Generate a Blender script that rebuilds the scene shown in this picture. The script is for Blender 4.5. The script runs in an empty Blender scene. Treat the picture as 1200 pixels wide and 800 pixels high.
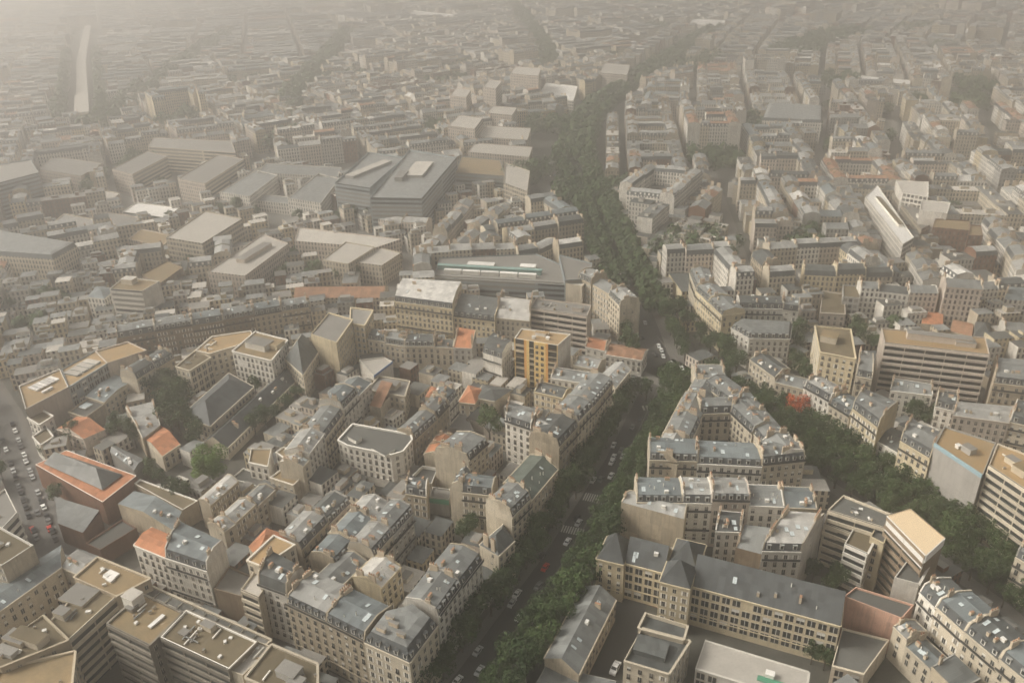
import bpy, math, random
import numpy as np
from mathutils import Vector, Matrix

R = math.radians
rnd = random.Random(7)
sc = bpy.context.scene
col = sc.collection

# ------------------------------------------------------------------ camera
CAM_H, FPX, PITCH, ROLL = 200.0, 970.0, R(27.0), R(1.5)
cd = bpy.data.cameras.new('camera')
cd.sensor_width = 36.0
cd.lens = FPX / 1200.0 * 36.0
cd.clip_start, cd.clip_end = 1.0, 12000.0
cam = bpy.data.objects.new('camera', cd)
col.objects.link(cam)
fw = Vector((0, math.cos(PITCH), -math.sin(PITCH)))
up0 = Vector((0, math.sin(PITCH), math.cos(PITCH)))
rt0 = Vector((1, 0, 0))
rt = rt0 * math.cos(ROLL) + up0 * math.sin(-ROLL)
up = rt0 * math.sin(ROLL) + up0 * math.cos(ROLL)
cam.matrix_world = Matrix(((rt.x, up.x, -fw.x, 0), (rt.y, up.y, -fw.y, 0), (rt.z, up.z, -fw.z, CAM_H), (0, 0, 0, 1)))
sc.camera = cam

# ------------------------------------------------------------------ light
SUN_EL, SUN_AZ = R(40), R(275)          # azimuth clockwise from +Y (the view): veiled sun on the left
w = bpy.data.worlds.new('World')
sc.world = w
w.use_nodes = True
nt = w.node_tree
nt.nodes.clear()
sky = nt.nodes.new('ShaderNodeTexSky')
sky.sky_type = 'NISHITA'
sky.sun_disc = False
sky.sun_elevation = SUN_EL
sky.sun_rotation = SUN_AZ
sky.air_density, sky.dust_density, sky.ozone_density = 1.2, 6.0, 0.6
hs = nt.nodes.new('ShaderNodeHueSaturation')
hs.inputs['Saturation'].default_value = 0.12
tn = nt.nodes.new('ShaderNodeMix')
tn.data_type = 'RGBA'
tn.blend_type = 'MULTIPLY'
tn.inputs[0].default_value = 1.0
tn.inputs[7].default_value = (1.0, 0.972, 0.915, 1)
bg = nt.nodes.new('ShaderNodeBackground')
bg.inputs['Strength'].default_value = 0.115
ow = nt.nodes.new('ShaderNodeOutputWorld')
nt.links.new(sky.outputs[0], hs.inputs['Color'])
nt.links.new(hs.outputs[0], tn.inputs[6])
nt.links.new(tn.outputs[2], bg.inputs['Color'])
nt.links.new(bg.outputs[0], ow.inputs['Surface'])
sd = bpy.data.lights.new('sun', 'SUN')
sd.energy = 2.1
sd.angle = R(18)
sd.color = (1.0, 0.94, 0.85)
sun = bpy.data.objects.new('sun', sd)
col.objects.link(sun)
sdir = Vector((math.sin(SUN_AZ) * math.cos(SUN_EL), math.cos(SUN_AZ) * math.cos(SUN_EL), math.sin(SUN_EL)))
sun.rotation_euler = sdir.to_track_quat('Z', 'Y').to_euler()
sun.location = (0, -50, 400)
sc.view_settings.view_transform = 'Standard'
sc.view_settings.look = 'None'
sc.view_settings.exposure = 0.5
sc.view_settings.gamma = 1.0
sc.view_settings.use_curve_mapping = False
sc.render.engine = 'CYCLES'
sc.cycles.max_bounces = 5
sc.cycles.diffuse_bounces = 3
sc.cycles.volume_bounces = 2
sc.cycles.use_denoising = True
sc.cycles.use_adaptive_sampling = False
sc.cycles.denoising_prefilter = 'ACCURATE'
HAZE_DENSITY = 0.00092
HAZE_COLOR = (0.99, 0.962, 0.932, 1)


# ------------------------------------------------------------------ geometry of the view: where a sight line meets height h
def U(px, py, h=0.0):
    d = fw * FPX + rt * (px - 600.0) + up * (400.0 - py)
    t = (h - CAM_H) / d.z
    return Vector((d.x * t, d.y * t))


def to_px(x, y, z):
    v = Vector((x, y, z - CAM_H))
    f = v.dot(fw)
    if f <= 1:
        return (-9999, -9999)
    return (600 + FPX * v.dot(rt) / f, 400 - FPX * v.dot(up) / f)


# ------------------------------------------------------------------ materials
def new_mat(name):
    m = bpy.data.materials.new(name)
    m.use_nodes = True
    n = m.node_tree
    n.nodes.clear()
    o = n.nodes.new('ShaderNodeOutputMaterial')
    b = n.nodes.new('ShaderNodeBsdfPrincipled')
    n.links.new(b.outputs[0], o.inputs['Surface'])
    return m, n, b


def nd(n, t, **kw):
    x = n.nodes.new(t)
    for k, v in kw.items():
        setattr(x, k, v)
    return x


def mth(n, op, a, b=None, c=None):
    x = n.nodes.new('ShaderNodeMath')
    x.operation = op
    for i, q in enumerate((a, b, c)):
        if q is None:
            continue
        if isinstance(q, (int, float)):
            x.inputs[i].default_value = q
        else:
            n.links.new(q, x.inputs[i])
    return x.outputs[0]


def mixc(n, f, a, b, mode='MIX'):
    x = n.nodes.new('ShaderNodeMix')
    x.data_type = 'RGBA'
    x.blend_type = mode
    for i, q in ((0, f), (6, a), (7, b)):
        if isinstance(q, (int, float)):
            x.inputs[i].default_value = q
        elif isinstance(q, tuple):
            x.inputs[i].default_value = q if len(q) == 4 else q + (1,)
        else:
            n.links.new(q, x.inputs[i])
    return x.outputs[2]


def noise(n, vec, scale, detail=3.0, rough=0.6):
    x = n.nodes.new('ShaderNodeTexNoise')
    x.inputs['Scale'].default_value = scale
    x.inputs['Detail'].default_value = detail
    x.inputs['Roughness'].default_value = rough
    n.links.new(vec, x.inputs['Vector'])
    return x.outputs['Fac']


def scaled(n, vec, s):
    x = n.nodes.new('ShaderNodeMapping')
    x.inputs['Scale'].default_value = s
    n.links.new(vec, x.inputs['Vector'])
    return x.outputs[0]


def ramp(n, f, lo, hi):
    x = n.nodes.new('ShaderNodeMapRange')
    x.inputs[1].default_value, x.inputs[2].default_value = lo, hi
    n.links.new(f, x.inputs[0])
    return x.outputs[0]


def surface(name, c, kind='wall', rough=0.85, win=None, dirt=0.4, var=0.4, spot=None):
    """wall / roof / flat / plain; win = 'tall' or 'ribbon' or 'grid' draws small far-off windows in metre UVs"""
    m, n, b = new_mat(name)
    b.inputs['Roughness'].default_value = rough
    b.inputs['Specular IOR Level'].default_value = 0.25
    uv = nd(n, 'ShaderNodeTexCoord').outputs['UV']
    pos = nd(n, 'ShaderNodeNewGeometry').outputs['Position']
    at = nd(n, 'ShaderNodeAttribute', attribute_name='tint').outputs['Fac']
    tint = mth(n, 'MULTIPLY_ADD', at, var, 1.0 - var / 2)
    base = mixc(n, 1.0, c + (1,), mth(n, 'MULTIPLY', tint, 1.0), 'MULTIPLY')
    dk = tuple(q * 0.5 for q in c)
    if kind == 'party':
        sx = nd(n, 'ShaderNodeSeparateXYZ')
        n.links.new(uv, sx.inputs[0])
        cb = nd(n, 'ShaderNodeCombineXYZ')
        n.links.new(mth(n, 'FLOOR', mth(n, 'DIVIDE', sx.outputs[0], 4.3)), cb.inputs[0])
        n.links.new(mth(n, 'FLOOR', mth(n, 'DIVIDE', sx.outputs[1], 6.1)), cb.inputs[1])
        n.links.new(mth(n, 'FLOOR', mth(n, 'MULTIPLY', at, 91.0)), cb.inputs[2])
        wn = nd(n, 'ShaderNodeTexWhiteNoise')
        n.links.new(cb.outputs[0], wn.inputs['Vector'])
        base = mixc(n, 1.0, base, mth(n, 'MULTIPLY_ADD', wn.outputs['Value'], 0.3, 0.82), 'MULTIPLY')
        st = noise(n, scaled(n, uv, (0.9, 0.06, 1)), 1.0, 5, 0.7)
        base = mixc(n, mth(n, 'MULTIPLY', ramp(n, st, 0.48, 0.72), dirt), base, tuple(q * 0.42 for q in c))
        bl = noise(n, pos, 0.22, 6, 0.7)
        base = mixc(n, mth(n, 'MULTIPLY', ramp(n, bl, 0.5, 0.7), 0.6), base, (c[0] * 0.62, c[1] * 0.56, c[2] * 0.5))
        base = mixc(n, mth(n, 'MULTIPLY', ramp(n, bl, 0.45, 0.3), 0.35), base, tuple(min(.8, q * 1.25) for q in c))
    elif kind == 'wall':
        st = noise(n, scaled(n, uv, (0.55, 0.07, 1)), 1.0, 4)
        base = mixc(n, mth(n, 'MULTIPLY', ramp(n, st, 0.45, 0.8), dirt), base, dk)
        bl = noise(n, pos, 0.18, 4)
        base = mixc(n, mth(n, 'MULTIPLY', ramp(n, bl, 0.5, 0.8), dirt * 0.8), base, tuple(q * 0.7 for q in c))
        sx = nd(n, 'ShaderNodeSeparateXYZ')
        n.links.new(uv, sx.inputs[0])
        jl = mth(n, 'GREATER_THAN', mth(n, 'FRACT', mth(n, 'DIVIDE', sx.outputs[1], 3.1)), 0.93)
        base = mixc(n, mth(n, 'MULTIPLY', jl, 0.22), base, dk)
    elif kind == 'roof':
        sx = nd(n, 'ShaderNodeSeparateXYZ')
        n.links.new(uv, sx.inputs[0])
        cb = nd(n, 'ShaderNodeCombineXYZ')
        n.links.new(mth(n, 'FLOOR', mth(n, 'DIVIDE', sx.outputs[0], 1.9)), cb.inputs[0])
        n.links.new(mth(n, 'FLOOR', mth(n, 'DIVIDE', sx.outputs[1], 2.6)), cb.inputs[1])
        n.links.new(mth(n, 'FLOOR', mth(n, 'MULTIPLY', at, 97.0)), cb.inputs[2])
        wn = nd(n, 'ShaderNodeTexWhiteNoise')
        n.links.new(cb.outputs[0], wn.inputs['Vector'])
        base = mixc(n, 1.0, base, mth(n, 'MULTIPLY_ADD', wn.outputs['Value'], 0.5, 0.75), 'MULTIPLY')
        seam = mth(n, 'LESS_THAN', mth(n, 'FRACT', mth(n, 'DIVIDE', sx.outputs[0], 0.65)), 0.12)
        base = mixc(n, mth(n, 'MULTIPLY', seam, 0.3), base, dk)
        st = noise(n, scaled(n, uv, (0.7, 0.12, 1)), 1.0, 4)
        base = mixc(n, mth(n, 'MULTIPLY', ramp(n, st, 0.45, 0.75), dirt), base, dk)
        bl = noise(n, pos, 0.25, 4)
        base = mixc(n, mth(n, 'MULTIPLY', ramp(n, bl, 0.45, 0.75), dirt), base, spot or tuple(min(1, q * 1.45) for q in c))
    else:
        bl = noise(n, pos, 0.16, 6, 0.7)
        base = mixc(n, mth(n, 'MULTIPLY', ramp(n, bl, 0.35, 0.7), 0.9 if spot else dirt), base, spot or dk)
        b2 = noise(n, pos, 1.4, 4, 0.7)
        base = mixc(n, mth(n, 'MULTIPLY', ramp(n, b2, 0.45, 0.75), dirt), base, dk)
    if win:
        sx = nd(n, 'ShaderNodeSeparateXYZ')
        n.links.new(uv, sx.inputs[0])
        pu, fu, pv, f0, f1 = {'tall': (2.35, 0.46, 3.1, 0.22, 0.86), 'ribbon': (60, 0.97, 3.1, 0.40, 0.88), 'grid': (2.7, 0.68, 3.3, 0.28, 0.84)}[win]
        ud, vd = mth(n, 'DIVIDE', sx.outputs[0], pu), mth(n, 'DIVIDE', sx.outputs[1], pv)
        u, v = mth(n, 'FRACT', ud), mth(n, 'FRACT', vd)
        mk = mth(n, 'MULTIPLY', mth(n, 'LESS_THAN', mth(n, 'ABSOLUTE', mth(n, 'SUBTRACT', u, 0.5)), fu / 2),
                 mth(n, 'MULTIPLY', mth(n, 'GREATER_THAN', v, f0), mth(n, 'LESS_THAN', v, f1)))
        cb = nd(n, 'ShaderNodeCombineXYZ')
        n.links.new(mth(n, 'FLOOR', ud), cb.inputs[0])
        n.links.new(mth(n, 'FLOOR', vd), cb.inputs[1])
        wn = nd(n, 'ShaderNodeTexWhiteNoise')
        n.links.new(cb.outputs[0], wn.inputs['Vector'])
        gl = mixc(n, mth(n, 'MULTIPLY', mth(n, 'GREATER_THAN', wn.outputs['Value'], 0.72), 0.5), (0.035, 0.035, 0.035), (0.35, 0.32, 0.27))
        base = mixc(n, mk, base, gl)
    n.links.new(base, b.inputs['Base Color'])
    return m


WALLS = {'cream': (0.58, 0.51, 0.395), 'white': (0.73, 0.69, 0.61), 'beige': (0.49, 0.415, 0.305), 'yellow': (0.62, 0.525, 0.355),
         'grey': (0.40, 0.385, 0.35), 'brown': (0.27, 0.205, 0.14), 'brick': (0.21, 0.112, 0.07), 'pink': (0.61, 0.53, 0.445),
         'salmon': (0.68, 0.42, 0.31), 'steel': (0.29, 0.32, 0.325), 'shaded_umber': (0.235, 0.21, 0.17)}  # last tone: shade on two office facades put into their wall colour
WALLS = {k: tuple(q * 0.84 for q in c) for k, c in WALLS.items()}     # every wall tone evenly darkened so the haze reads brighter
M = {}
for k, c in WALLS.items():
    M['w_' + k] = surface('wall_' + k, c)
    M['p_' + k] = surface('party_' + k, tuple(q * 0.95 for q in c), 'party', dirt=0.8)
    M['t_' + k] = surface('far_wall_' + k, c, win='tall')
    if k in ('cream', 'white', 'beige', 'grey', 'steel', 'yellow', 'brick'):
        M['s_' + k] = surface('ribbon_wall_' + k, c, win='ribbon')
        M['g_' + k] = surface('grid_wall_' + k, c, win='grid')
ROOFS = {'zinc': (0.175, 0.18, 0.172), 'pale': (0.28, 0.278, 0.26), 'blue': (0.14, 0.158, 0.16), 'dark': (0.085, 0.09, 0.086), 'whitewash': (0.46, 0.445, 0.41)}
for k, c in ROOFS.items():
    M['r_' + k] = surface('zinc_' + k, c, 'roof', rough=0.55)
M['r_slate'] = surface('slate', (0.075, 0.08, 0.08), 'roof', rough=0.6)
M['r_green'] = surface('green_slate', (0.085, 0.10, 0.085), 'roof', rough=0.6)
M['r_tile'] = surface('orange_tile', (0.34, 0.15, 0.078), 'roof', rough=0.8)
M['r_oldtile'] = surface('brown_tile', (0.25, 0.14, 0.085), 'roof', rough=0.8)
M['f_brown'] = surface('brown_gravel', (0.25, 0.18, 0.10), 'flat', spot=(0.17, 0.14, 0.085))
M['f_ochre'] = surface('ochre_gravel', (0.36, 0.24, 0.12), 'flat', spot=(0.26, 0.20, 0.12))
M['f_moss'] = surface('mossy_gravel', (0.15, 0.12, 0.075), 'flat', spot=(0.10, 0.085, 0.055))
M['f_grey'] = surface('grey_felt', (0.22, 0.21, 0.19), 'flat')
M['f_dark'] = surface('dark_felt', (0.11, 0.11, 0.10), 'flat')
M['f_pale'] = surface('pale_felt', (0.46, 0.43, 0.38), 'flat')
M['f_peach'] = surface('peach_sheeting', (0.74, 0.58, 0.38), 'flat', dirt=0.1)
M['f_white'] = surface('white_sheeting', (0.66, 0.64, 0.60), 'flat', dirt=0.15)
M['glass'] = surface('dark_glass', (0.04, 0.045, 0.045), 'plain', rough=0.25, dirt=0.3)
M['curtain'] = surface('curtained_glass', (0.20, 0.18, 0.15), 'plain', rough=0.5, dirt=0.3)
M['paint'] = surface('white_paint', (0.72, 0.69, 0.62), 'plain', dirt=0.25)
M['iron'] = surface('dark_iron', (0.05, 0.05, 0.048), 'plain', dirt=0.3)
M['pots'] = surface('clay_pots', (0.36, 0.205, 0.125), 'plain', dirt=0.3)
M['stack'] = surface('chimney_render', (0.46, 0.38, 0.28), 'wall', dirt=0.6)
M['asphalt'] = surface('asphalt', (0.062, 0.06, 0.055), 'flat', dirt=0.35)
M['pave'] = surface('paving', (0.15, 0.14, 0.125), 'flat', dirt=0.3)
M['line'] = surface('road_paint', (0.55, 0.53, 0.48), 'flat', dirt=0.5)
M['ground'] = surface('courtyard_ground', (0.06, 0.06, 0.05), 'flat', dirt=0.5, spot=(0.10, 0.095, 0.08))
M['yard'] = surface('yard_ground', (0.15, 0.145, 0.13), 'flat', dirt=0.4)
M['redyard'] = surface('red_path', (0.22, 0.09, 0.05), 'flat', dirt=0.4)
M['streetgrey'] = surface('pale_asphalt', (0.135, 0.13, 0.12), 'flat', dirt=0.4)
M['yel'] = surface('yellow_render', (0.70, 0.50, 0.20), 'wall')
M['org'] = surface('orange_render', (0.66, 0.34, 0.10), 'wall')
M['teal'] = surface('pale_teal_glass', (0.24, 0.36, 0.33), 'plain')
M['umbpanel'] = surface('brown_balcony_panel', (0.16, 0.12, 0.075), 'plain')
M['bark'] = surface('bark', (0.07, 0.055, 0.04), 'plain')
M['rubber'] = surface('rubber', (0.02, 0.02, 0.02), 'plain')
M['greenpaint'] = surface('green_paint', (0.10, 0.30, 0.19), 'plain')
M['bluepaint'] = surface('blue_paint', (0.08, 0.18, 0.42), 'plain')
M['redpaint'] = surface('red_paint', (0.55, 0.10, 0.04), 'plain')
M['turq'] = surface('pale_blue_band', (0.30, 0.42, 0.46), 'plain')
M['glazing'] = surface('pale_glazing', (0.42, 0.46, 0.46), 'roof', rough=0.3, dirt=0.2)
M['netting'] = surface('grey_netting', (0.33, 0.31, 0.28), 'wall', dirt=0.6)
for k, c in {'white': (0.75, 0.74, 0.71), 'silver': (0.45, 0.45, 0.44), 'black': (0.025, 0.025, 0.027), 'grey': (0.14, 0.14, 0.14), 'red': (0.55, 0.05, 0.03), 'blue': (0.05, 0.09, 0.18)}.items():
    M['car_' + k] = surface('car_paint_' + k, c, 'plain', rough=0.3, dirt=0.08)


def leaf_mat(name, c, c2):
    m, n, b = new_mat(name)
    oi = nd(n, 'ShaderNodeObjectInfo').outputs['Random']
    at = nd(n, 'ShaderNodeAttribute', attribute_name='tint').outputs['Fac']
    f = mth(n, 'MULTIPLY_ADD', at, 0.55, mth(n, 'MULTIPLY', oi, 0.6))
    n.links.new(mixc(n, f, c + (1,), c2 + (1,)), b.inputs['Base Color'])
    b.inputs['Roughness'].default_value = 0.7
    b.inputs['Specular IOR Level'].default_value = 0.2
    return m


M['leaf'] = leaf_mat('leaves', (0.018, 0.034, 0.012), (0.058, 0.092, 0.028))
M['leafbright'] = leaf_mat('bright_leaves', (0.06, 0.11, 0.022), (0.15, 0.22, 0.05))
M['leafred'] = leaf_mat('red_leaves', (0.36, 0.075, 0.025), (0.58, 0.15, 0.05))
m, n, b = new_mat('neon')
b.inputs['Base Color'].default_value = (0.6, 0.05, 0.02, 1)
b.inputs['Emission Color'].default_value = (1, 0.06, 0.02, 1)
b.inputs['Emission Strength'].default_value = 3.0
M['neon'] = m


# ------------------------------------------------------------------ mesh builder
class MB:
    def __init__(s, tint=0.5, org=(0, 0, 0)):
        s.v, s.f, s.m, s.uv, s.t, s.mats, s.tint, s.org = [], [], [], [], [], [], tint, org

    def mi(s, key):
        if key not in s.mats:
            s.mats.append(key)
        return s.mats.index(key)

    def face(s, pts, key, uv=None):
        i = len(s.v)
        ox, oy, oz = s.org
        s.v += [(p[0] - ox, p[1] - oy, p[2] - oz) for p in pts]
        s.f.append(tuple(range(i, i + len(pts))))
        s.m.append(s.mi(key))
        s.uv += uv if uv else [(p[0], p[1]) for p in pts]
        s.t.append(s.tint)

    def wall(s, a, b, z0, z1, key, u0=0.0, za=None, zb=None):
        L = math.hypot(b[0] - a[0], b[1] - a[1])
        za, zb = z1 if za is None else za, z1 if zb is None else zb
        s.face([(a[0], a[1], z0), (b[0], b[1], z0), (b[0], b[1], zb), (a[0], a[1], za)], key, [(u0, z0), (u0 + L, z0), (u0 + L, zb), (u0, za)])

    def slope(s, a, b, c, d, key):
        """roof face: a-b lower edge, c-d upper edge"""
        a, b, c, d = Vector(a), Vector(b), Vector(c), Vector(d)
        e = (b - a)
        L = e.length or 1
        e = e / L
        q = []
        for p in (a, b, c, d):
            r = p - a
            u = r.dot(e)
            q.append((u, (r - e * u).length))
        s.face([a, b, c, d], key, q)

    def prism(s, poly, z0, z1, side, top=None, bottom=False):
        n = len(poly)
        u = 0.0
        for i in range(n):
            a, b = poly[i], poly[(i + 1) % n]
            s.wall(a, b, z0, z1, side, u)
            u += math.hypot(b[0] - a[0], b[1] - a[1])
        s.face([(p[0], p[1], z1) for p in poly], top or side)
        if bottom:
            s.face([(p[0], p[1], z0) for p in reversed(poly)], side)

    def strip(s, a, b, z0, z1, out, key, inn=0.0):
        """a bar along the wall line a-b, standing out from it"""
        a, b = Vector(a[:2]), Vector(b[:2])
        e = (b - a)
        if e.length < 0.05:
            return
        e.normalize()
        o = Vector((e.y, -e.x))
        s.prism([a + o * out, b + o * out, b - o * inn, a - o * inn][::1], z0, z1, key, bottom=True)

    def box(s, c, ax, lx, ly, z0, z1, key, top=None):
        ax = Vector(ax[:2]).normalized()
        ay = Vector((-ax.y, ax.x))
        c = Vector(c[:2])
        s.prism([c - ax * lx / 2 - ay * ly / 2, c + ax * lx / 2 - ay * ly / 2, c + ax * lx / 2 + ay * ly / 2, c - ax * lx / 2 + ay * ly / 2], z0, z1, key, top)

    def data(s, name):
        me = bpy.data.meshes.new(name)
        me.from_pydata(s.v, [], s.f)
        for k in s.mats:
            me.materials.append(M[k])
        me.polygons.foreach_set('material_index', s.m)
        ul = me.uv_layers.new(name='UVMap')
        ul.data.foreach_set('uv', [q for p in s.uv for q in p])
        at = me.attributes.new('tint', 'FLOAT', 'FACE')
        at.data.foreach_set('value', s.t)
        return me

    def build(s, name, parent=None):
        if not s.f:
            return None
        o = bpy.data.objects.new(name, s.data(name))
        col.objects.link(o)
        if parent is not None:
            o.parent = parent
        return o


def tag(o, label=None, cat=None, group=None, kind=None):
    if label:
        o['label'] = label
    if cat:
        o['category'] = cat
    if group:
        o['group'] = group
    if kind:
        o['kind'] = kind
    return o


def empty(name, loc, rz=0.0):
    o = bpy.data.objects.new(name, None)
    o.empty_display_size = 1
    o.location = loc
    o.rotation_euler = (0, 0, rz)
    col.objects.link(o)
    return o


def inst(name, me, parent, mtx):
    o = bpy.data.objects.new(name, me)
    col.objects.link(o)
    o.parent = parent
    o.matrix_local = mtx
    return o


# shared small parts -------------------------------------------------
def mk_window(glass, shut):
    b = MB(rnd.random())
    b.face([(-.5, -.03, 0), (.5, -.03, 0), (.5, -.03, 1), (-.5, -.03, 1)], glass)
    for x0, x1, z0, z1 in ((-.58, -.5, -.04, 1.06), (.5, .58, -.04, 1.06), (-.5, .5, 1, 1.06), (-.5, .5, -.04, 0), (-.035, .035, 0, 1)):
        b.prism([Vector((x0, -.09)), Vector((x1, -.09)), Vector((x1, 0)), Vector((x0, 0))], z0, z1, 'paint' if abs(x0) < .1 else 'w_cream', bottom=True)
    if shut == 1:
        b.prism([Vector((-.5, -.28)), Vector((.5, -.28)), Vector((.5, -.22)), Vector((-.5, -.22))], 0.0, .38, 'iron', bottom=True)
    if shut == 2:
        for x0 in (-.98, .58):
            b.prism([Vector((x0, -.07)), Vector((x0 + .4, -.07)), Vector((x0 + .4, 0)), Vector((x0, 0))], 0.0, 1., 'paint', bottom=True)
    if shut == 3:
        b.prism([Vector((-.5, -.07)), Vector((.5, -.07)), Vector((.5, -.03)), Vector((-.5, -.03))], .5, 1., 'paint', bottom=True)
    return b.data('window')


WIN = [mk_window('glass', 0), mk_window('glass', 1), mk_window('glass', 1), mk_window('curtain', 1), mk_window('glass', 2), mk_window('curtain', 2), mk_window('glass', 3), mk_window('glass', 0)]


def mk_dormer(top):
    b = MB(rnd.random())
    b.prism([Vector((-.62, -.15)), Vector((.62, -.15)), Vector((.62, 1.2)), Vector((-.62, 1.2))], 0, 1.65, 'paint', top)
    b.face([(-.42, -.17, .2), (.42, -.17, .2), (.42, -.17, 1.45), (-.42, -.17, 1.45)], 'glass')
    b.prism([Vector((-.75, -.3)), Vector((.75, -.3)), Vector((.75, 1.3)), Vector((-.75, 1.3))], 1.66, 1.82, top)
    return b.data('dormer')


DORM = [mk_dormer('r_zinc'), mk_dormer('r_slate'), mk_dormer('r_pale')]
b = MB()
b.prism([Vector((-.55, -.7)), Vector((.55, -.7)), Vector((.55, .7)), Vector((-.55, .7))], -.2, .16, 'r_dark', 'glazing')
SKYL = b.data('skylight')
b = MB()
b.prism([Vector((-.7, -.5)), Vector((.7, -.5)), Vector((.7, .5)), Vector((-.7, .5))], -.3, .9, 'paint', 'f_white')
VENT = [b.data('roof_vent')]
b = MB()
b.prism([Vector((-.4, -.4)), Vector((.4, -.4)), Vector((.4, .4)), Vector((-.4, .4))], -.3, 1.3, 'stack', 'f_grey')
VENT.append(b.data('roof_vent'))

b = MB()
for i in range(6):
    a0, a1 = 6.283 * i / 6, 6.283 * (i + 1) / 6
    b.wall((math.cos(a0) * .16, math.sin(a0) * .16), (math.cos(a1) * .16, math.sin(a1) * .16), -.5, 1.3, 'paint')
b.face([(math.cos(6.283 * i / 6) * .2, math.sin(6.283 * i / 6) * .2, 1.3) for i in range(6)], 'iron')
FLUE = b.data('flue')
b = MB()
b.prism([Vector((-.9, -.35)), Vector((.9, -.35)), Vector((.9, .35)), Vector((-.9, .35))], -.5, 1.2, 'stack', 'pots')
SMALLCH = b.data('chimney_stub')

# ------------------------------------------------------------------ occupancy raster (2 m cells)
X0, Y0, NX, NY = -1900.0, 90.0, 1700, 1560
OCC = np.zeros((NY, NX), bool)


def cells(poly):
    xs, ys = [p[0] for p in poly], [p[1] for p in poly]
    i0, i1 = max(0, int((min(xs) - X0) / 2) - 1), min(NX, int((max(xs) - X0) / 2) + 2)
    j0, j1 = max(0, int((min(ys) - Y0) / 2) - 1), min(NY, int((max(ys) - Y0) / 2) + 2)
    if i1 <= i0 or j1 <= j0:
        return None
    gx, gy = np.meshgrid(X0 + 2 * np.arange(i0, i1) + 1, Y0 + 2 * np.arange(j0, j1) + 1)
    ins = np.zeros(gx.shape, bool)
    n = len(poly)
    for k in range(n):
        x1, y1 = poly[k][0], poly[k][1]
        x2, y2 = poly[(k + 1) % n][0], poly[(k + 1) % n][1]
        if y1 == y2:
            continue
        c = (gy > min(y1, y2)) & (gy <= max(y1, y2)) & (gx < (x2 - x1) * (gy - y1) / (y2 - y1) + x1)
        ins ^= c
    return j0, j1, i0, i1, ins


def mark(poly):
    c = cells(poly)
    if c:
        OCC[c[0]:c[1], c[2]:c[3]] |= c[4]


def taken(poly):
    c = cells(poly)
    if not c:
        return 1.0
    t = c[4].sum()
    return 1.0 if t == 0 else float((OCC[c[0]:c[1], c[2]:c[3]] & c[4]).sum()) / t


# ------------------------------------------------------------------ buildings
BLD = []      # every building that is a thing: (root, centre, height, wall word, roof word, special?)
NEAR = 440.0
WORDS = {'cream': 'cream', 'white': 'white', 'beige': 'beige', 'yellow': 'pale yellow', 'grey': 'grey', 'brown': 'brown', 'brick': 'brick', 'pink': 'pinkish', 'salmon': 'salmon', 'steel': 'blue-grey', 'shaded_umber': 'dark grey'}
RWORDS = {'zinc': 'grey zinc', 'pale': 'pale zinc', 'blue': 'bluish zinc', 'dark': 'dark zinc', 'whitewash': 'whitened zinc', 'slate': 'dark slate', 'green': 'greenish slate', 'tile': 'orange tile', 'oldtile': 'brown tile',
          'brown': 'brown gravel', 'ochre': 'ochre gravel', 'moss': 'mossy gravel', 'f_grey': 'flat grey', 'f_dark': 'flat dark', 'pale_f': 'flat pale'}


def ccw(q):
    a = sum(q[i][0] * q[(i + 1) % len(q)][1] - q[(i + 1) % len(q)][0] * q[i][1] for i in range(len(q)))
    return a > 0


def seen(a, b, lim=0.02):
    """does the wall a-b (body on its left) face the camera"""
    e = (b - a)
    n = Vector((e.y, -e.x)).normalized()
    c = (a + b) / 2
    return n.dot(-c) / max(1, c.length) > lim


def wmat(style, wall, near):
    if style == 'p':
        return 'p_' + wall
    if style == 'r':
        return 'glass' if near else 's_' + (wall if 's_' + wall in M else 'cream')
    if style == 'g':
        return 'w_' + wall if near else 'g_' + (wall if 'g_' + wall in M else 'cream')
    return 'w_' + wall if near else 't_' + wall


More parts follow.
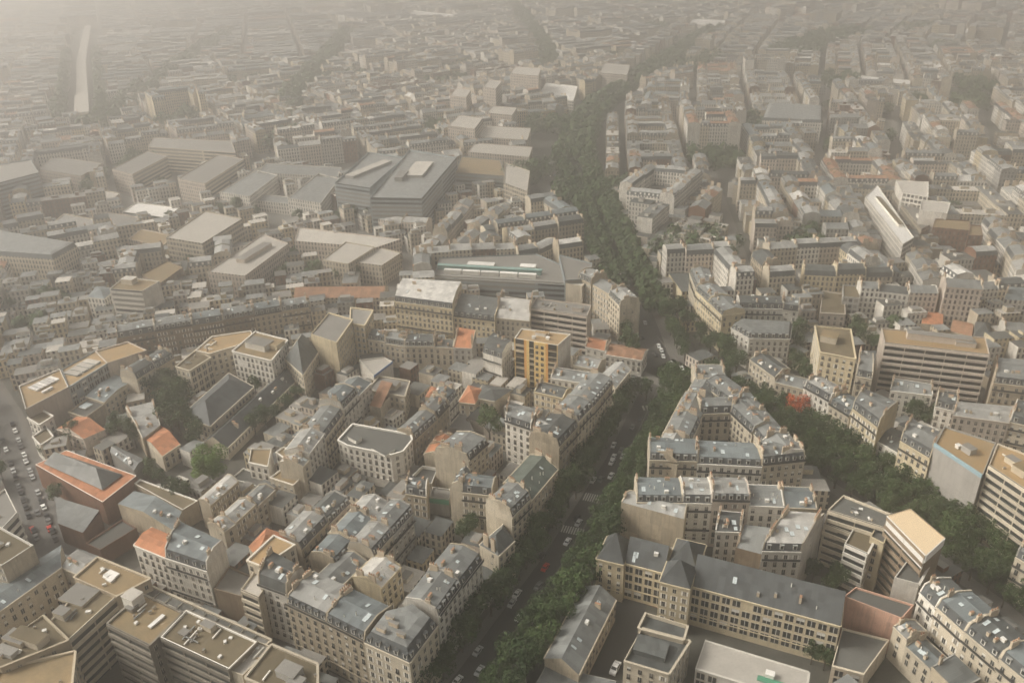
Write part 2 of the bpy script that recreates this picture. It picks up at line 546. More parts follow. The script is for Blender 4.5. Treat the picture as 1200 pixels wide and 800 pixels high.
def facade(root, org, a, b, h, style, wall, tint, z0=0.0, kinds=None):
    """windows, balconies and bands of one near wall"""
    L = (b - a).length
    e = (b - a).normalized()
    o = Vector((e.y, -e.x))
    rz = math.atan2(e.y, e.x)

    def put(name, me, u, z, sx, sz, out=0.0):
        p = a + e * u + o * out
        inst(name, me, root, Matrix.Translation((p.x - org[0], p.y - org[1], z)) @ Matrix.Rotation(rz, 4, 'Z') @ Matrix.Diagonal((sx, 1, sz, 1)))
    if style in 'fg' and L > 2.5:
        g = style == 'g'
        fl = 3.4 if g else 3.15
        ncol = max(1, int((L - 0.8) / (2.9 if g else 2.45)))
        pitch = L / ncol
        nfl = max(1, int((h - z0 - (0.3 if h - z0 < 9 else 1.0)) / fl))
        top = h - 0.75
        ks = kinds or ((0, 0, 7, 6) if g else None) or rnd.choice(((0, 1, 2), (1, 2, 3), (4, 4, 5), (0, 7, 6), (1, 3, 6)))
        for r in range(nfl):
            z = top - (r + 1) * fl + 0.75
            if z < z0 - 0.3 or (r > 6 and not g):
                break
            for c in range(ncol):
                if rnd.random() < 0.04:
                    continue
                hh = (2.3 if g else 1.9 if r else 1.6) * (1.15 if z < 4 else 1)
                put('window', WIN[rnd.choice(ks) if g or rnd.random() < .85 else rnd.randrange(8)], (c + .5) * pitch, z, 2.25 if g else 1.05, hh)
    elif style == 'r':
        nfl = int((h - z0) / 3.1)
        for r in range(nfl + 1):
            z = h - 0.9 - r * 3.1
            if z < z0:
                break
            bb = MB(rnd.random(), (org[0], org[1], 0))
            bb.strip(a, b, z - 0.35, z + 0.9, 0.5 if r else 0.3, 'w_' + wall, 0.0)
            bb.build('balcony', root)
        n = max(1, int(L / 7))
        fb = MB(rnd.random(), (org[0], org[1], 0))
        for i in range(n + 1):
            p = a + e * (L - 0.4) * i / n
            fb.strip(p, p + e * 0.35, z0, h - 1.3, 0.25, 'w_' + wall)
        fb.build('mullion', root)


def trim(wb, a, b, h, style, wall, near):
    if style in 'fg' and near:
        wb.strip(a, b, h - 0.45, h, 0.38, 'w_' + wall)
        if h > 14:
            wb.strip(a, b, 4.2, 4.5, 0.22, 'w_' + wall)


def chimney(root, org, p, q, z, near):
    """a stack along p-q with its clay pots"""
    d = (q - p)
    L = d.length
    if L < .8:
        return
    bb = MB(rnd.random(), (org[0], org[1], 0))
    e = d / L
    c = (p + q) / 2
    bb.box(c, e, L, 0.6, z - 4.5, z, 'stack')
    bb.box(c, e, L + .15, 0.75, z + .003, z + .18, 'stack')
    k = max(2, int(L / .75))
    for i in range(k):
        u = p + e * L * (i + .5) / k
        hh = rnd.uniform(.45, .95)
        bb.box(u, e, .27, .27, z + .18, z + .18 + hh, 'pots')
    bb.build('chimney', root)


CUR = {'own': None}


def house(q, h, roof='mans', wall='cream', rm='zinc', ed='fpfp', name='apartment_building', label=None, cat='building', z0=0.0, low=None, chim=True, pitch=None, dorm=True, near=None, bal=True, group=None, extra=None):
    """four corners: front-left, front-right, back-right, back-left (body on the left of front); roof profile runs front to back"""
    q = [Vector(p[:2]) for p in q]
    if not ccw(q):
        q = [q[1], q[0], q[3], q[2]]
    ctr = sum(q, Vector((0, 0))) / 4
    if near is None:
        near = ctr.length < NEAR
    mark(q)
    tint = rnd.random()
    root = empty(name, (ctr.x, ctr.y, 0))
    org = (ctr.x, ctr.y, 0)
    f0, f1, b1, b0 = q
    D = ((b0 - f0).length + (b1 - f1).length) / 2
    W = ((f1 - f0).length + (b1 - b0).length) / 2
    wb = MB(tint, org)
    sides = [(f0, f1), (f1, b1), (b1, b0), (b0, f0)]
    for (a, b), s in zip(sides, ed):
        wb.wall(a, b, z0, h, wmat(s, wall, near), rnd.randrange(9) * 2.35)
        trim(wb, a, b, h, s, wall, near)
    # roof profile (offset from the front, height above the eave, material of the face that starts here)
    top = 'r_' + rm
    st = low or ('r_slate' if rm != 'green' else 'r_green')
    if roof == 'mans':
        r = pitch or rnd.uniform(2.4, 3.0)
        prof = [(0.0, 0, st), (0.95, r, top), (D * .5, r + 1.25, top), (D - .95, r, st), (D, 0, None)]
    elif roof == 'half':
        r = pitch or 2.6
        prof = [(0.0, 0, st), (0.95, r, top), (D * .55, r + 1.2, top), (D, .6, None)]
    elif roof == 'mono':
        prof = [(0.0, 0, top), (D, pitch or D * .28, None)]
    else:
        r = pitch or min(6, D * .2)
        prof = [(0.0, 0, top), (D * .5, r, top), (D, 0, None)]
    rb = MB(tint, org)
    hip = roof == 'hip'

    def at(k, side):
        t = min(1, max(0, prof[k][0] / D))
        p = (f0 + (b0 - f0) * t) if side == 0 else (f1 + (b1 - f1) * t)
        if hip and 0 < k < len(prof) - 1:
            o = (f1 + (b1 - f1) * t) if side == 0 else (f0 + (b0 - f0) * t)
            p = p + (o - p) * min(.48, (D * .45) / max(W, 1))
        return Vector((p.x, p.y, h + prof[k][1] + (0.002 if k in (0, len(prof) - 1) else 0)))
    for k in range(len(prof) - 1):
        rb.slope(at(k, 0), at(k, 1), at(k + 1, 1), at(k + 1, 0), prof[k][2])
    for side in (0, 1):
        pts = [at(k, side) for k in range(len(prof))]
        if side == 1:
            pts = pts
        else:
            pts = pts[::-1]
        key = top if hip else (wmat('p', wall, near) if ed[1 if side else 3] == 'p' else 'w_' + wall)
        if hip:
            rb.face(pts, key, [((p.xy - pts[0].xy).length, p.z) for p in pts])
        else:
            wb.face(pts, key, [((p.xy - pts[0].xy).length + 3, p.z) for p in pts])
    if roof != 'hip' and chim:      # party walls stand a little proud of the roofs
        cp = 'p_' + (wall if rnd.random() < .5 else rnd.choice(('cream', 'white', 'beige', 'grey')))
        for side in (0, 1):
            if ed[1 if side else 3] != 'p':
                continue
            iw = ((f1 - f0) if side == 0 else (f0 - f1)).normalized() * .42
            hh_ = rnd.uniform(.25, .6)
            for k in range(len(prof) - 1):
                A, B = at(k, side), at(k + 1, side)
                up_ = Vector((0, 0, hh_))
                I = Vector((iw.x, iw.y, 0))
                wb.face([A + up_, B + up_, B + up_ + I, A + up_ + I], cp)
                wb.face([A + I, B + I, B + up_ + I, A + up_ + I], cp)
                wb.face([A, B, B + up_, A + up_], cp)
    if roof in ('mono',):
        a, b = at(1, 1), at(1, 0)
        wb.face([(b1.x, b1.y, h), (b0.x, b0.y, h), tuple(b), tuple(a)], wmat('p', wall, near))
    apex = h + max(p[1] for p in prof)
    # chimneys and raised party walls
    if chim:
        for side in (0, 1):
            if ed[1 if side else 3] != 'p' and roof != 'gable':
                continue
            s0, s1 = (f0, b0) if side == 0 else (f1, b1)
            inw = ((f1 - f0).normalized() if side == 0 else (f0 - f1).normalized())
            ts = [rnd.choice(((.18, .42), (.22, .36), (.55, .8)))]
            if rnd.random() < .6 and D > 8:
                ts.append((.62, .86) if ts[0][0] < .4 else (.2, .4))
            if side == 1 and rnd.random() < .45:
                continue
            for t0, t1 in ts:
                p, r_ = s0 + (s1 - s0) * t0 + inw * .45, s0 + (s1 - s0) * t1 + inw * .45
                chimney(root, org, p, r_, apex + rnd.uniform(.5, 1.5), near)
    wb.build('wall', root)
    rb.build('roof', root)
    if near:
        for i, ((a, b), s) in enumerate(zip(sides, ed)):
            if s != 'p' and seen(a, b):
                facade(root, org, a, b, h, s, wall, tint, z0)
            elif s == 'p' and seen(a, b, .1) and rnd.random() < .45:
                e = (b - a).normalized()
                for w_ in range(rnd.randrange(1, 5)):
                    p = a + e * (b - a).length * rnd.uniform(.2, .8)
                    zz = h - rnd.choice((2.2, 5.3, 8.4))
                    if zz > 2:
                        inst('window', WIN[rnd.choice((0, 6, 7))], root, Matrix.Translation((p.x - org[0], p.y - org[1], zz)) @ Matrix.Rotation(math.atan2(e.y, e.x), 4, 'Z') @ Matrix.Diagonal((rnd.uniform(.6, .9), 1, rnd.uniform(.8, 1.4), 1)))
        if roof in ('mans', 'half') and bal and h > 15 and seen(f0, f1):
            for zz in ([h - 3.6, 7.3] if rnd.random() < .7 else [h - 0.1]):
                bb = MB(tint, org)
                bb.strip(f0, f1, zz - .2, zz, .75, 'w_' + wall)
                bb.strip(f0 + (f1 - f0) * .002, f1 - (f1 - f0) * .002, zz + .003, zz + .85, .72, 'iron', -.64)
                bb.build('balcony', root)
        dm = rnd.choice(DORM)
        if dorm and roof in ('mans', 'half') and D > 4:
            for (a, b), vis in (((f0, f1), True), ((b1, b0), roof == 'mans')):
                if not vis or not seen(a, b):
                    continue
                L = (b - a).length
                e = (b - a).normalized()
                inn = Vector((-e.y, e.x))
                nn = max(1, int(L / rnd.choice((2.5, 3.2, 4.0))))
                for i in range(nn):
                    p = a + e * L * (i + .5) / nn + inn * .3
                    inst('dormer', dm, root, Matrix.Translation((p.x - org[0], p.y - org[1], h + .45)) @ Matrix.Rotation(math.atan2(e.y, e.x), 4, 'Z'))
        if roof in ('mans', 'half', 'zinc', 'gable', 'mono') and rm not in ('tile', 'oldtile') and len(prof) >= 3:
            for i in range(rnd.randrange(3, 9)):
                k = 1 if roof in ('mans', 'half') else 0
                if roof == 'mans' and rnd.random() < .4:
                    k = 2
                s_, t_ = rnd.uniform(.15, .85), rnd.uniform(.2, .75)
                a_, b_, c_, d_ = at(k, 0), at(k, 1), at(k + 1, 1), at(k + 1, 0)
                p = a_.lerp(b_, s_).lerp(d_.lerp(c_, s_), t_)
                e = (b_ - a_).normalized()
                upv = (d_ - a_)
                nrm = e.cross(upv).normalized()
                y_ = nrm.cross(e)
                mt = Matrix(((e.x, y_.x, nrm.x, p.x - org[0]), (e.y, y_.y, nrm.y, p.y - org[1]), (e.z, y_.z, nrm.z, p.z), (0, 0, 0, 1)))
                rr_ = rnd.random()
                tm = Matrix.Translation((p.x - org[0], p.y - org[1], p.z)) @ Matrix.Rotation(math.atan2(e.y, e.x) + (1.571 if rnd.random() < .5 else 0), 4, 'Z')
                if rr_ < .36:
                    inst('skylight', SKYL, root, mt @ Matrix.Diagonal((rnd.uniform(.7, 1.3), rnd.uniform(.7, 1.6), 1, 1)))
                elif rr_ < .62:
                    inst('flue', FLUE, root, tm @ Matrix.Diagonal((1, 1, rnd.uniform(.6, 1.3), 1)))
                elif rr_ < .8:
                    inst('chimney_stub', SMALLCH, root, tm @ Matrix.Diagonal((rnd.uniform(.5, 1.2), 1, rnd.uniform(.8, 1.4), 1)))
                else:
                    v_ = rnd.choice(VENT)
                    inst('roof_vent', v_, root, Matrix.Translation((p.x - org[0], p.y - org[1], p.z)) @ Matrix.Rotation(math.atan2(e.y, e.x), 4, 'Z'))
    tag(root, label, cat, group)
    BLD.append(dict(o=root, c=ctr, h=apex, w=wall, r=rm, lab=label, name=name, size=W * apex))
    if extra:
        extra(root, org)
    return root


def flat(poly, h, wall='cream', rm='f_brown', ed=None, name='office_block', label=None, cat='building', par=0.7, huts=(), z0=0.0, vents=0, near=None, rim=None, group=None, extra=None, mansard=None):
    """any convex footprint with a parapet; huts are (u, v, length, width, height) in fractions of the first two sides"""
    q = [Vector(p[:2]) for p in poly]
    if not ccw(q):
        q = q[::-1]
        if ed:
            ed = (ed[:-1][::-1] + ed[-1])
    n_ = len(q)
    ed = ed or 'f' * n_
    ctr = sum(q, Vector((0, 0))) / n_
    if near is None:
        near = ctr.length < NEAR
    mark(q)
    tint = rnd.random()
    root = empty(name, (ctr.x, ctr.y, 0))
    org = (ctr.x, ctr.y, 0)
    wb = MB(tint, org)

    def inset(d):
        out = []
        for i in range(n_):
            p, c, nx = q[i - 1], q[i], q[(i + 1) % n_]
            e1, e2 = (c - p).normalized(), (nx - c).normalized()
            n1, n2 = Vector((-e1.y, e1.x)), Vector((-e2.y, e2.x))
            bs = (n1 + n2)
            k = d / max(.35, bs.length * bs.length / 2)
            out.append(c + bs * k)
        return out
    u = 0
    for i in range(n_):
        a, b = q[i], q[(i + 1) % n_]
        wb.wall(a, b, z0, h, wmat(ed[i], wall, near), u)
        trim(wb, a, b, h, ed[i], wall, near)
    ru = 'w_' + wall if rim is None else rim
    rb = MB(tint, org)
    if mansard:
        st, tp, rise, dd = mansard
        ii = inset(dd)
        i2 = inset(dd + 2.6)
        for i in range(n_):
            j = (i + 1) % n_
            rb.slope((q[i].x, q[i].y, h + .002), (q[j].x, q[j].y, h + .002), (ii[j].x, ii[j].y, h + rise), (ii[i].x, ii[i].y, h + rise), st)
            rb.slope((ii[i].x, ii[i].y, h + rise), (ii[j].x, ii[j].y, h + rise), (i2[j].x, i2[j].y, h + rise + .6), (i2[i].x, i2[i].y, h + rise + .6), tp)
        rb.face([(p.x, p.y, h + rise + .6) for p in i2], tp)
        rtop = h + rise + .6
        inner = i2
        if near:
            dm = rnd.choice(DORM)
            for i in range(n_):
                a, b = q[i], q[(i + 1) % n_]
                if ed[i] != 'p' and seen(a, b):
                    e = (b - a).normalized()
                    L = (b - a).length
                    k_ = int(L / 3)
                    for t in range(k_):
                        p = a + e * L * (t + .5) / k_ + Vector((-e.y, e.x)) * .3
                        inst('dormer', dm, root, Matrix.Translation((p.x - org[0], p.y - org[1], h + .45)) @ Matrix.Rotation(math.atan2(e.y, e.x), 4, 'Z'))
    else:
        ii = inset(.28)
        for i in range(n_):
            j = (i + 1) % n_
            wb.face([(q[i].x, q[i].y, h), (q[j].x, q[j].y, h), (ii[j].x, ii[j].y, h), (ii[i].x, ii[i].y, h)], ru)
            wb.wall(ii[j], ii[i], h - par, h, ru)
        rb.face([(p.x, p.y, h - par) for p in ii], rm)
        rtop = h - par
        inner = ii
    wb.build('wall', root)
    rb.build('roof', root)
    e0 = (q[1] - q[0])
    e3 = (q[-1] - q[0])
    for hu in huts:
        p = q[0] + e0 * hu[0] + e3 * hu[1]
        hb = MB(rnd.random(), org)
        hw = hu[5] if len(hu) > 5 else 'w_' + wall
        ht = hu[6] if len(hu) > 6 else 'f_grey'
        hb.box(p, e0, hu[2], hu[3], rtop + .003, rtop + hu[4], hw, ht)
        hb.box(p, e0, hu[2] + .3, hu[3] + .3, rtop + hu[4] + .003, rtop + hu[4] + .2, hw, ht)
        hb.build('rooftop_hut', root)
    if vents and near:
        for i in range(vents):
            s_, t_ = rnd.uniform(.12, .88), rnd.uniform(.15, .85)
            p = q[0] + e0 * s_ + e3 * t_
            c_ = cells([p + Vector((-1, -1)), p + Vector((1, -1)), p + Vector((1, 1)), p + Vector((-1, 1))])
            inst('roof_vent', rnd.choice(VENT), root, Matrix.Translation((p.x - org[0], p.y - org[1], rtop)) @ Matrix.Rotation(rnd.random() * 3, 4, 'Z') @ Matrix.Diagonal((rnd.uniform(.5, 1.3), rnd.uniform(.5, 1.3), rnd.uniform(.4, 1), 1)))
        if vents >= 3:
            for i in range(vents // 2):
                s_, t_ = rnd.uniform(.2, .7), rnd.uniform(.25, .75)
                db = MB(rnd.random(), org)
                db.box(q[0] + e0 * s_ + e3 * t_, e0 if rnd.random() < .5 else e3, rnd.uniform(2.5, 6), .35, rtop + .25, rtop + .65, rnd.choice(('paint', 'r_zinc', 'f_grey')))
                db.build('duct', root)
    if near:
        for i in range(n_):
            a, b = q[i], q[(i + 1) % n_]
            if ed[i] != 'p' and seen(a, b):
                facade(root, org, a, b, h - .3, ed[i], wall, tint, z0)
    tag(root, label, cat, group)
    BLD.append(dict(o=root, c=ctr, h=h + 2, w=wall, r=rm.replace('f_', '') if rm not in ('f_grey', 'f_dark') else rm, lab=label, name=name, size=max(e0.length, e3.length) * h))
    if extra:
        extra(root, org)
    return root


def P(pts, h):
    return [U(x, y, h) for x, y in pts]


def offset_line(w_, d):
    out = []
    n_ = len(w_)
    for i in range(n_):
        ds = []
        if i > 0:
            ds.append((w_[i] - w_[i - 1]).normalized())
        if i < n_ - 1:
            ds.append((w_[i + 1] - w_[i]).normalized())
        ns = [Vector((-e.y, e.x)) for e in ds]
        bs = sum(ns, Vector((0, 0)))
        bs.normalize()
        out.append(w_[i] + bs * d / max(.5, bs.dot(ns[0])))
    return out


def row(pts, h, depth=12.0, wd=15.0, roofs=('mans',), walls=('cream', 'cream', 'white', 'beige'), rms=('zinc', 'zinc', 'pale', 'blue', 'dark'), ends='pp', back='f', jit=1.0, front='f', world=False, name='apartment_building'):
    """a terrace of buildings; pts is the street eave line in the direction that leaves the bodies on the left"""
    w_ = [p if isinstance(p, Vector) else U(p[0], p[1], h) for p in pts]
    bk = offset_line(w_, depth)
    for i in range(len(w_) - 1):
        L = (w_[i + 1] - w_[i]).length
        k = max(1, round(L / wd))
        ts = [0.0] + [(j + rnd.uniform(-.16, .16)) / k for j in range(1, k)] + [1.0]
        for j in range(k):
            e = 'p'
            l_ = ends[0] if i == 0 and j == 0 else 'p'
            r_ = ends[1] if i == len(w_) - 2 and j == k - 1 else 'p'
            f0, f1 = w_[i].lerp(w_[i + 1], ts[j]), w_[i].lerp(w_[i + 1], ts[j + 1])
            b0, b1 = bk[i].lerp(bk[i + 1], ts[j]), bk[i].lerp(bk[i + 1], ts[j + 1])
            dd = rnd.uniform(-1.2, .6) * jit
            for t_, bb in ((f0, b0), (f1, b1)):
                v = (bb - t_).normalized()
                bb += v * dd
            house([f0, f1, b1, b0], h + rnd.uniform(-1.3, 1.6) * jit, rnd.choice(roofs), rnd.choice(walls), rnd.choice(rms), front + r_ + back + l_, name)

# ------------------------------------------------------------------ ground and streets
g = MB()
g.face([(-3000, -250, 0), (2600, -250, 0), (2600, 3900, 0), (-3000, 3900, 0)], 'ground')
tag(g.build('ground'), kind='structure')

ROADS = []


def ribbon(w_, lo, hi, z, key, b):
    l0, l1 = offset_line(w_, -lo), offset_line(w_, -hi)     # positive offsets lie on the right of the line
    for i in range(len(w_) - 1):
        b.face([(l1[i].x, l1[i].y, z), (l1[i + 1].x, l1[i + 1].y, z), (l0[i + 1].x, l0[i + 1].y, z), (l0[i].x, l0[i].y, z)][::-1], key)


def street(name, pts, lo, hi, road_lo, road_hi, pav=True, key='asphalt'):
    w_ = [p if isinstance(p, Vector) else U(p[0], p[1]) for p in pts]
    b = MB()
    ribbon(w_, road_lo, road_hi, 0.02, key, b)
    tag(b.build(name), kind='structure')
    if pav:
        for s0, s1, nm in ((lo, road_lo, 1), (road_hi, hi, 0)):
            if s1 - s0 < .5:
                continue
            b = MB()
            ribbon(w_, s0, s1, 0.13, 'pave', b)
            l_ = offset_line(w_, -(s1 if nm else s0))
            for i in range(len(w_) - 1):
                b.wall(l_[i], l_[i + 1], 0.0, 0.13, 'pave')
            tag(b.build('pavement'), kind='structure')
    l0, l1 = offset_line(w_, -lo), offset_line(w_, -hi)
    for i in range(len(w_) - 1):
        mark([l0[i], l0[i + 1], l1[i + 1], l1[i]])
    return w_


BOUL = [(520, 850), (560, 800), (657, 663), (730, 543), (768, 462)]
bw = street('boulevard_road', BOUL, -11, 20, -7.5, 15)
BOUL2 = [(772, 450), (745, 370), (715, 300), (690, 240), (672, 195), (680, 160), (705, 130), (745, 100), (790, 72), (835, 40)]
bw2 = street('far_boulevard_road', BOUL2, -14, 18, -8, 10)
AVEN = [(768, 430), (800, 446), (880, 490), (960, 540), (1060, 600), (1200, 700), (1260, 748)]
aw = street('avenue_road', AVEN, -13, 13, -7, 7)
sq = MB()
c_ = U(782, 440)
sq.face([(c_.x - 22, c_.y - 30, .008), (c_.x + 16, c_.y - 30, .008), (c_.x + 20, c_.y + 34, .008), (c_.x - 16, c_.y + 34, .008)], 'asphalt')
tag(sq.build('crossroads'), kind='structure')
mark([Vector((c_.x - 18, c_.y - 30)), Vector((c_.x + 12, c_.y - 30)), Vector((c_.x + 14, c_.y + 34)), Vector((c_.x - 14, c_.y + 34))])
lw = street('parked_avenue_road', [(-30, 440), (2, 492), (28, 556), (58, 622), (78, 665)], -9, 9, -6.5, 6.5, True, 'streetgrey')
street('narrow_street', [(150, 674), (240, 706), (330, 745), (420, 792), (460, 815)], -6, 5, -3, 3)
FAR_STREETS = [([(880, 332), (860, 275), (838, 215), (832, 190)], 6), ([(955, 215), (966, 130), (972, 95)], 6), ([(1047, 205), (1049, 125)], 6), ([(1165, 214), (1142, 105)], 7),
               ([(1052, 330), (1020, 250)], 6), ([(640, 214), (560, 200)], 7), ([(640, 214), (676, 236)], 8), ([(480, 300), (460, 335), (440, 360)], 8)]
for p_, hw in FAR_STREETS:
    street('side_street', p_, -hw, hw, -hw + 2.5, hw - 2.5, False, 'pave')

va, vb, vc = U(97, 142, 8), U(95, 70, 8), U(103, 30, 8)
l0, l1 = offset_line([va, vb, vc], 26), offset_line([va, vb, vc], -26)
for i in range(2):
    mark([l0[i], l0[i + 1], l1[i + 1], l1[i]])
lines = MB()
med = [U(*p) for p in BOUL]
for lo, hi, pts in ((-.25, .25, med), (-.2, .2, [U(770, 394), U(804, 436)])):
    l0, l1 = offset_line(pts, -lo), offset_line(pts, -hi)
    for i in range(len(pts) - 1):
        lines.prism([l0[i], l1[i], l1[i + 1], l0[i + 1]], 0.021, 0.16, 'pave')
tag(lines.build('median_kerb'), kind='structure')
marks = MB()


def zebra(a, b, n_, ln):
    a, b = U(*a), U(*b)
    e = (b - a).normalized()
    s = Vector((-e.y, e.x)) * ln / 2
    for i in range(n_):
        p = a.lerp(b, (i + .5) / n_)
        d_ = e * (b - a).length / n_ * .27
        marks.face([tuple(p - d_ - s) + (.028,), tuple(p + d_ - s) + (.028,), tuple(p + d_ + s) + (.028,), tuple(p - d_ + s) + (.028,)], 'line')


zebra((684, 581), (727, 590), 16, 5)
zebra((655, 618), (684, 624), 10, 4)
zebra((797, 438), (838, 434), 12, 4)
zebra((752, 478), (790, 476), 9, 4)
for k in range(14):
    p, q_ = med[0].lerp(med[1], 0), None
for off in (-3.4,):
    l_ = offset_line(med, off * -1 * -1)
    for i in range(len(l_) - 1):
        L = (l_[i + 1] - l_[i]).length
        e = (l_[i + 1] - l_[i]).normalized()
        s = Vector((-e.y, e.x)) * .08
        t = 0
        while t < L - 3:
            p = l_[i] + e * t
            marks.face([tuple(p - s) + (.028,), tuple(p + s) + (.028,), tuple(p + s + e * 3) + (.028,), tuple(p - s + e * 3) + (.028,)], 'line')
            t += 9
tag(marks.build('road_markings'), kind='structure')

# ------------------------------------------------------------------ the buildings: bottom left office complex
ROW_W = ('cream', 'cream', 'white', 'beige', 'pink')
flat(P([(2, 662), (39, 638), (-5, 614), (-60, 640)], 27), 27, 'cream', 'f_moss', 'ppff', label='tall block with cream blank wall and white-rimmed roof at far bottom left', par=1.0, rim='paint', huts=((.2, .55, 4, 2, 1.2), (.6, .5, 3, 5, 1), (.4, .8, 5, 1.5, 1.4)), vents=3)
house(P([(-25, 733), (72, 664), (72, 638), (-30, 703)], 19), 19, 'zinc', 'cream', 'blue', 'fppp', label='long grey zinc roof with tall narrow windows below the blank cream wall', pitch=1.2, chim=False)
house(P([(72, 664), (92, 673), (111, 654), (91, 643)], 18), 18, 'zinc', 'cream', 'pale', 'fppp', label='pale zinc shed roof tucked against the brown terrace block', pitch=1.0, chim=False)
flat(P([(86, 676), (136, 698), (176, 677), (114, 652)], 22), 22, 'beige', 'f_brown', 'pfff', label='flat brown roof with scattered white debris beside the narrow street', huts=((.55, .62, 4, 2.5, .5, 'paint', 'f_white'), (.62, .45, 2, 1.5, .6, 'paint', 'f_white'), (.5, .5, 1.5, 1.5, .5, 'paint', 'f_white')), vents=5)
flat(P([(48, 738), (80, 749), (136, 698), (101, 682)], 21.2), 21.2, 'cream', 'f_moss', 'grfp', label='mossy flat roof over striped concrete facade with central pier', huts=((.15, .75, 9, 7, .8), (.2, .35, 4, 3, 2.2)), vents=4)
flat(P([(-25, 772), (0, 781), (80, 749), (50, 720)], 22), 22, 'beige', 'f_moss', 'fffp', label='sprawling flat roof with raised terraces and steel plant', huts=((.3, .5, 7, 4, 1.6), (.75, .55, 10, 4, 2.4, 'w_cream', 'f_moss'), (.55, .25, 6, 2.5, 1.4, 'w_grey', 'f_grey')), vents=9)
flat(P([(-30, 840), (80, 840), (88, 762), (0, 782)], 20), 20, 'beige', 'f_brown', 'fffp', label='large bare brown roof cut off by the bottom left corner', vents=2)
flat(P([(125, 730), (175, 755), (214, 717), (166, 694)], 23), 23, 'shaded_umber', 'f_brown', 'rfpf', label='brown flat roof carrying a white hexagonal water tower', huts=((.05, .72, 4.5, 4, 3.6, 'w_white', 'f_pale'), (.12, .58, 2.5, 2.5, 1.2), (.72, .55, 1, 5, .5, 'paint', 'f_white')), vents=5)
flat(P([(188, 746), (268, 783), (301, 751), (218, 714)], 23), 23, 'shaded_umber', 'f_moss', 'rfff', label='long mossy flat roof with white parapet and banded balconies', rim='paint', huts=((.42, .8, 4, 2, 1.8, 'w_cream', 'f_grey'), (.2, .4, 2.5, 2, .6)), vents=10)
flat(P([(268, 784), (284, 791), (319, 757), (301, 750)], 21.5), 21.5, 'cream', 'f_pale', 'pppf', label='narrow pale concrete link between two brown flat roofs', vents=3)
flat(P([(287, 793), (372, 830), (372, 777), (318, 754)], 22.5), 22.5, 'cream', 'f_moss', 'ffff', label='brown flat roof with grey plant room beside the street at bottom', huts=((.45, .5, 6, 4, 2.4, 'w_grey', 'f_grey'), (.6, .35, 4, 3, 1.8, 'w_grey', 'f_grey')), vents=5)
flat(P([(163, 695), (305, 759), (318, 749), (178, 686)], 17), 17, 'cream', 'f_grey', 'pfff', label='low concrete gallery of framed skylights along the narrow street', huts=tuple((.06 + .1 * i, .5, 3.4, 2.2, .5, 'paint', 'f_dark') for i in range(9)))
flat(P([(-30, 598), (6, 572), (20, 600), (-10, 632)], 22), 22, 'white', 'f_grey', 'prrp', label='white apartment block with curved balconies at left edge', vents=2)
# the hipped orange roof and its neighbours


def hiproof(root, org):
    q_ = P([(120, 574), (144, 556), (69, 531), (51, 543)], 11.5)
    b = MB(.5, org)
    c0, c1 = (q_[0] + q_[1]) / 2, (q_[2] + q_[3]) / 2
    r0, r1 = c0.lerp(c1, .22), c0.lerp(c1, .9)
    Z = 11.6
    v = [(p.x, p.y, Z) for p in q_]
    a, d = (r0.x, r0.y, Z + 4.2), (r1.x, r1.y, Z + 4.2)
    b.slope(v[0], v[1], a, a, 'r_dark')
    b.slope(v[1], v[2], d, a, 'r_zinc')
    b.slope(v[2], v[3], d, d, 'r_zinc')
    b.slope(v[3], v[0], a, d, 'r_zinc')
    b.build('roof', root)


flat(P([(41, 544), (120, 588), (160, 557), (78, 527)], 11), 11, 'brick', 'r_tile', 'pppp', name='brick_hall', label='brick hall with orange tile border round a grey hipped roof', rim='paint', par=.05, extra=hiproof)
house(P([(68, 613), (97, 624), (117, 600), (65, 584)], 9), 9, 'mono', 'brick', 'zinc', 'pppp', label='grey shed roof on brown brick walls in front of the brick hall', pitch=1, chim=False)
flat(P([(100, 636), (117, 644), (160, 618), (143, 608)], 7), 7, 'brick', 'f_dark', 'pppp', label='low brick annexe with dark roof in the shaded yard')
house(P([(203, 621), (213, 599), (157, 575), (138, 590)], 10), 10, 'gable', 'beige', 'blue', 'pppp', name='workshop', label='bluish zinc workshop roof below the orange hall', pitch=2.2, chim=False)
flat(P([(157, 566), (214, 597), (232, 586), (164, 561)], 9), 9, 'beige', 'f_moss', 'pppp', label='long brown flat roof edged by a pale wall beside the garden', rim='paint')
house(P([(129, 529), (157, 551), (169, 538), (133, 521)], 8), 8, 'zinc', 'grey', 'zinc', 'pppp', label='pale grey garden shed roofs behind the brick hall', chim=False, pitch=1)
# white street row
house(P([(157, 638), (194, 653), (201, 627), (178, 617)], 21), 21, 'zinc', 'white', 'tile', 'ffpf', label='white apartment building with bright orange tile roof above the narrow street', pitch=1.2, chim=False)
house(P([(194, 653), (243, 669), (264, 640), (214, 616)], 21), 21, 'mans', 'white', 'blue', 'fpfp', label='white apartment building with bluish mansard beside the orange roof')
flat(P([(250, 689), (282, 698), (297, 675), (268, 663)], 14), 14, 'brown', 'f_grey', 'pppp', label='grimy windowless block with ragged grey roof in the white row')
flat(P([(282, 690), (303, 699), (318, 676), (300, 666)], 20), 20, 'cream', 'f_pale', 'rppp', label='dark loggia building squeezed beside the grimy block')
flat(P([(289, 656), (307, 663), (346, 637), (321, 626)], 24), 24, 'cream', 'f_ochre', 'ffpf', label='cream block with flat ochre roof and white rim', rim='paint')
house(P([(291, 640), (300, 652), (345, 630), (312, 618)], 19), 19, 'hip', 'cream', 'tile', 'pppp', label='rounded orange tile roof hidden behind the cream flat-roofed block', chim=False, pitch=3)
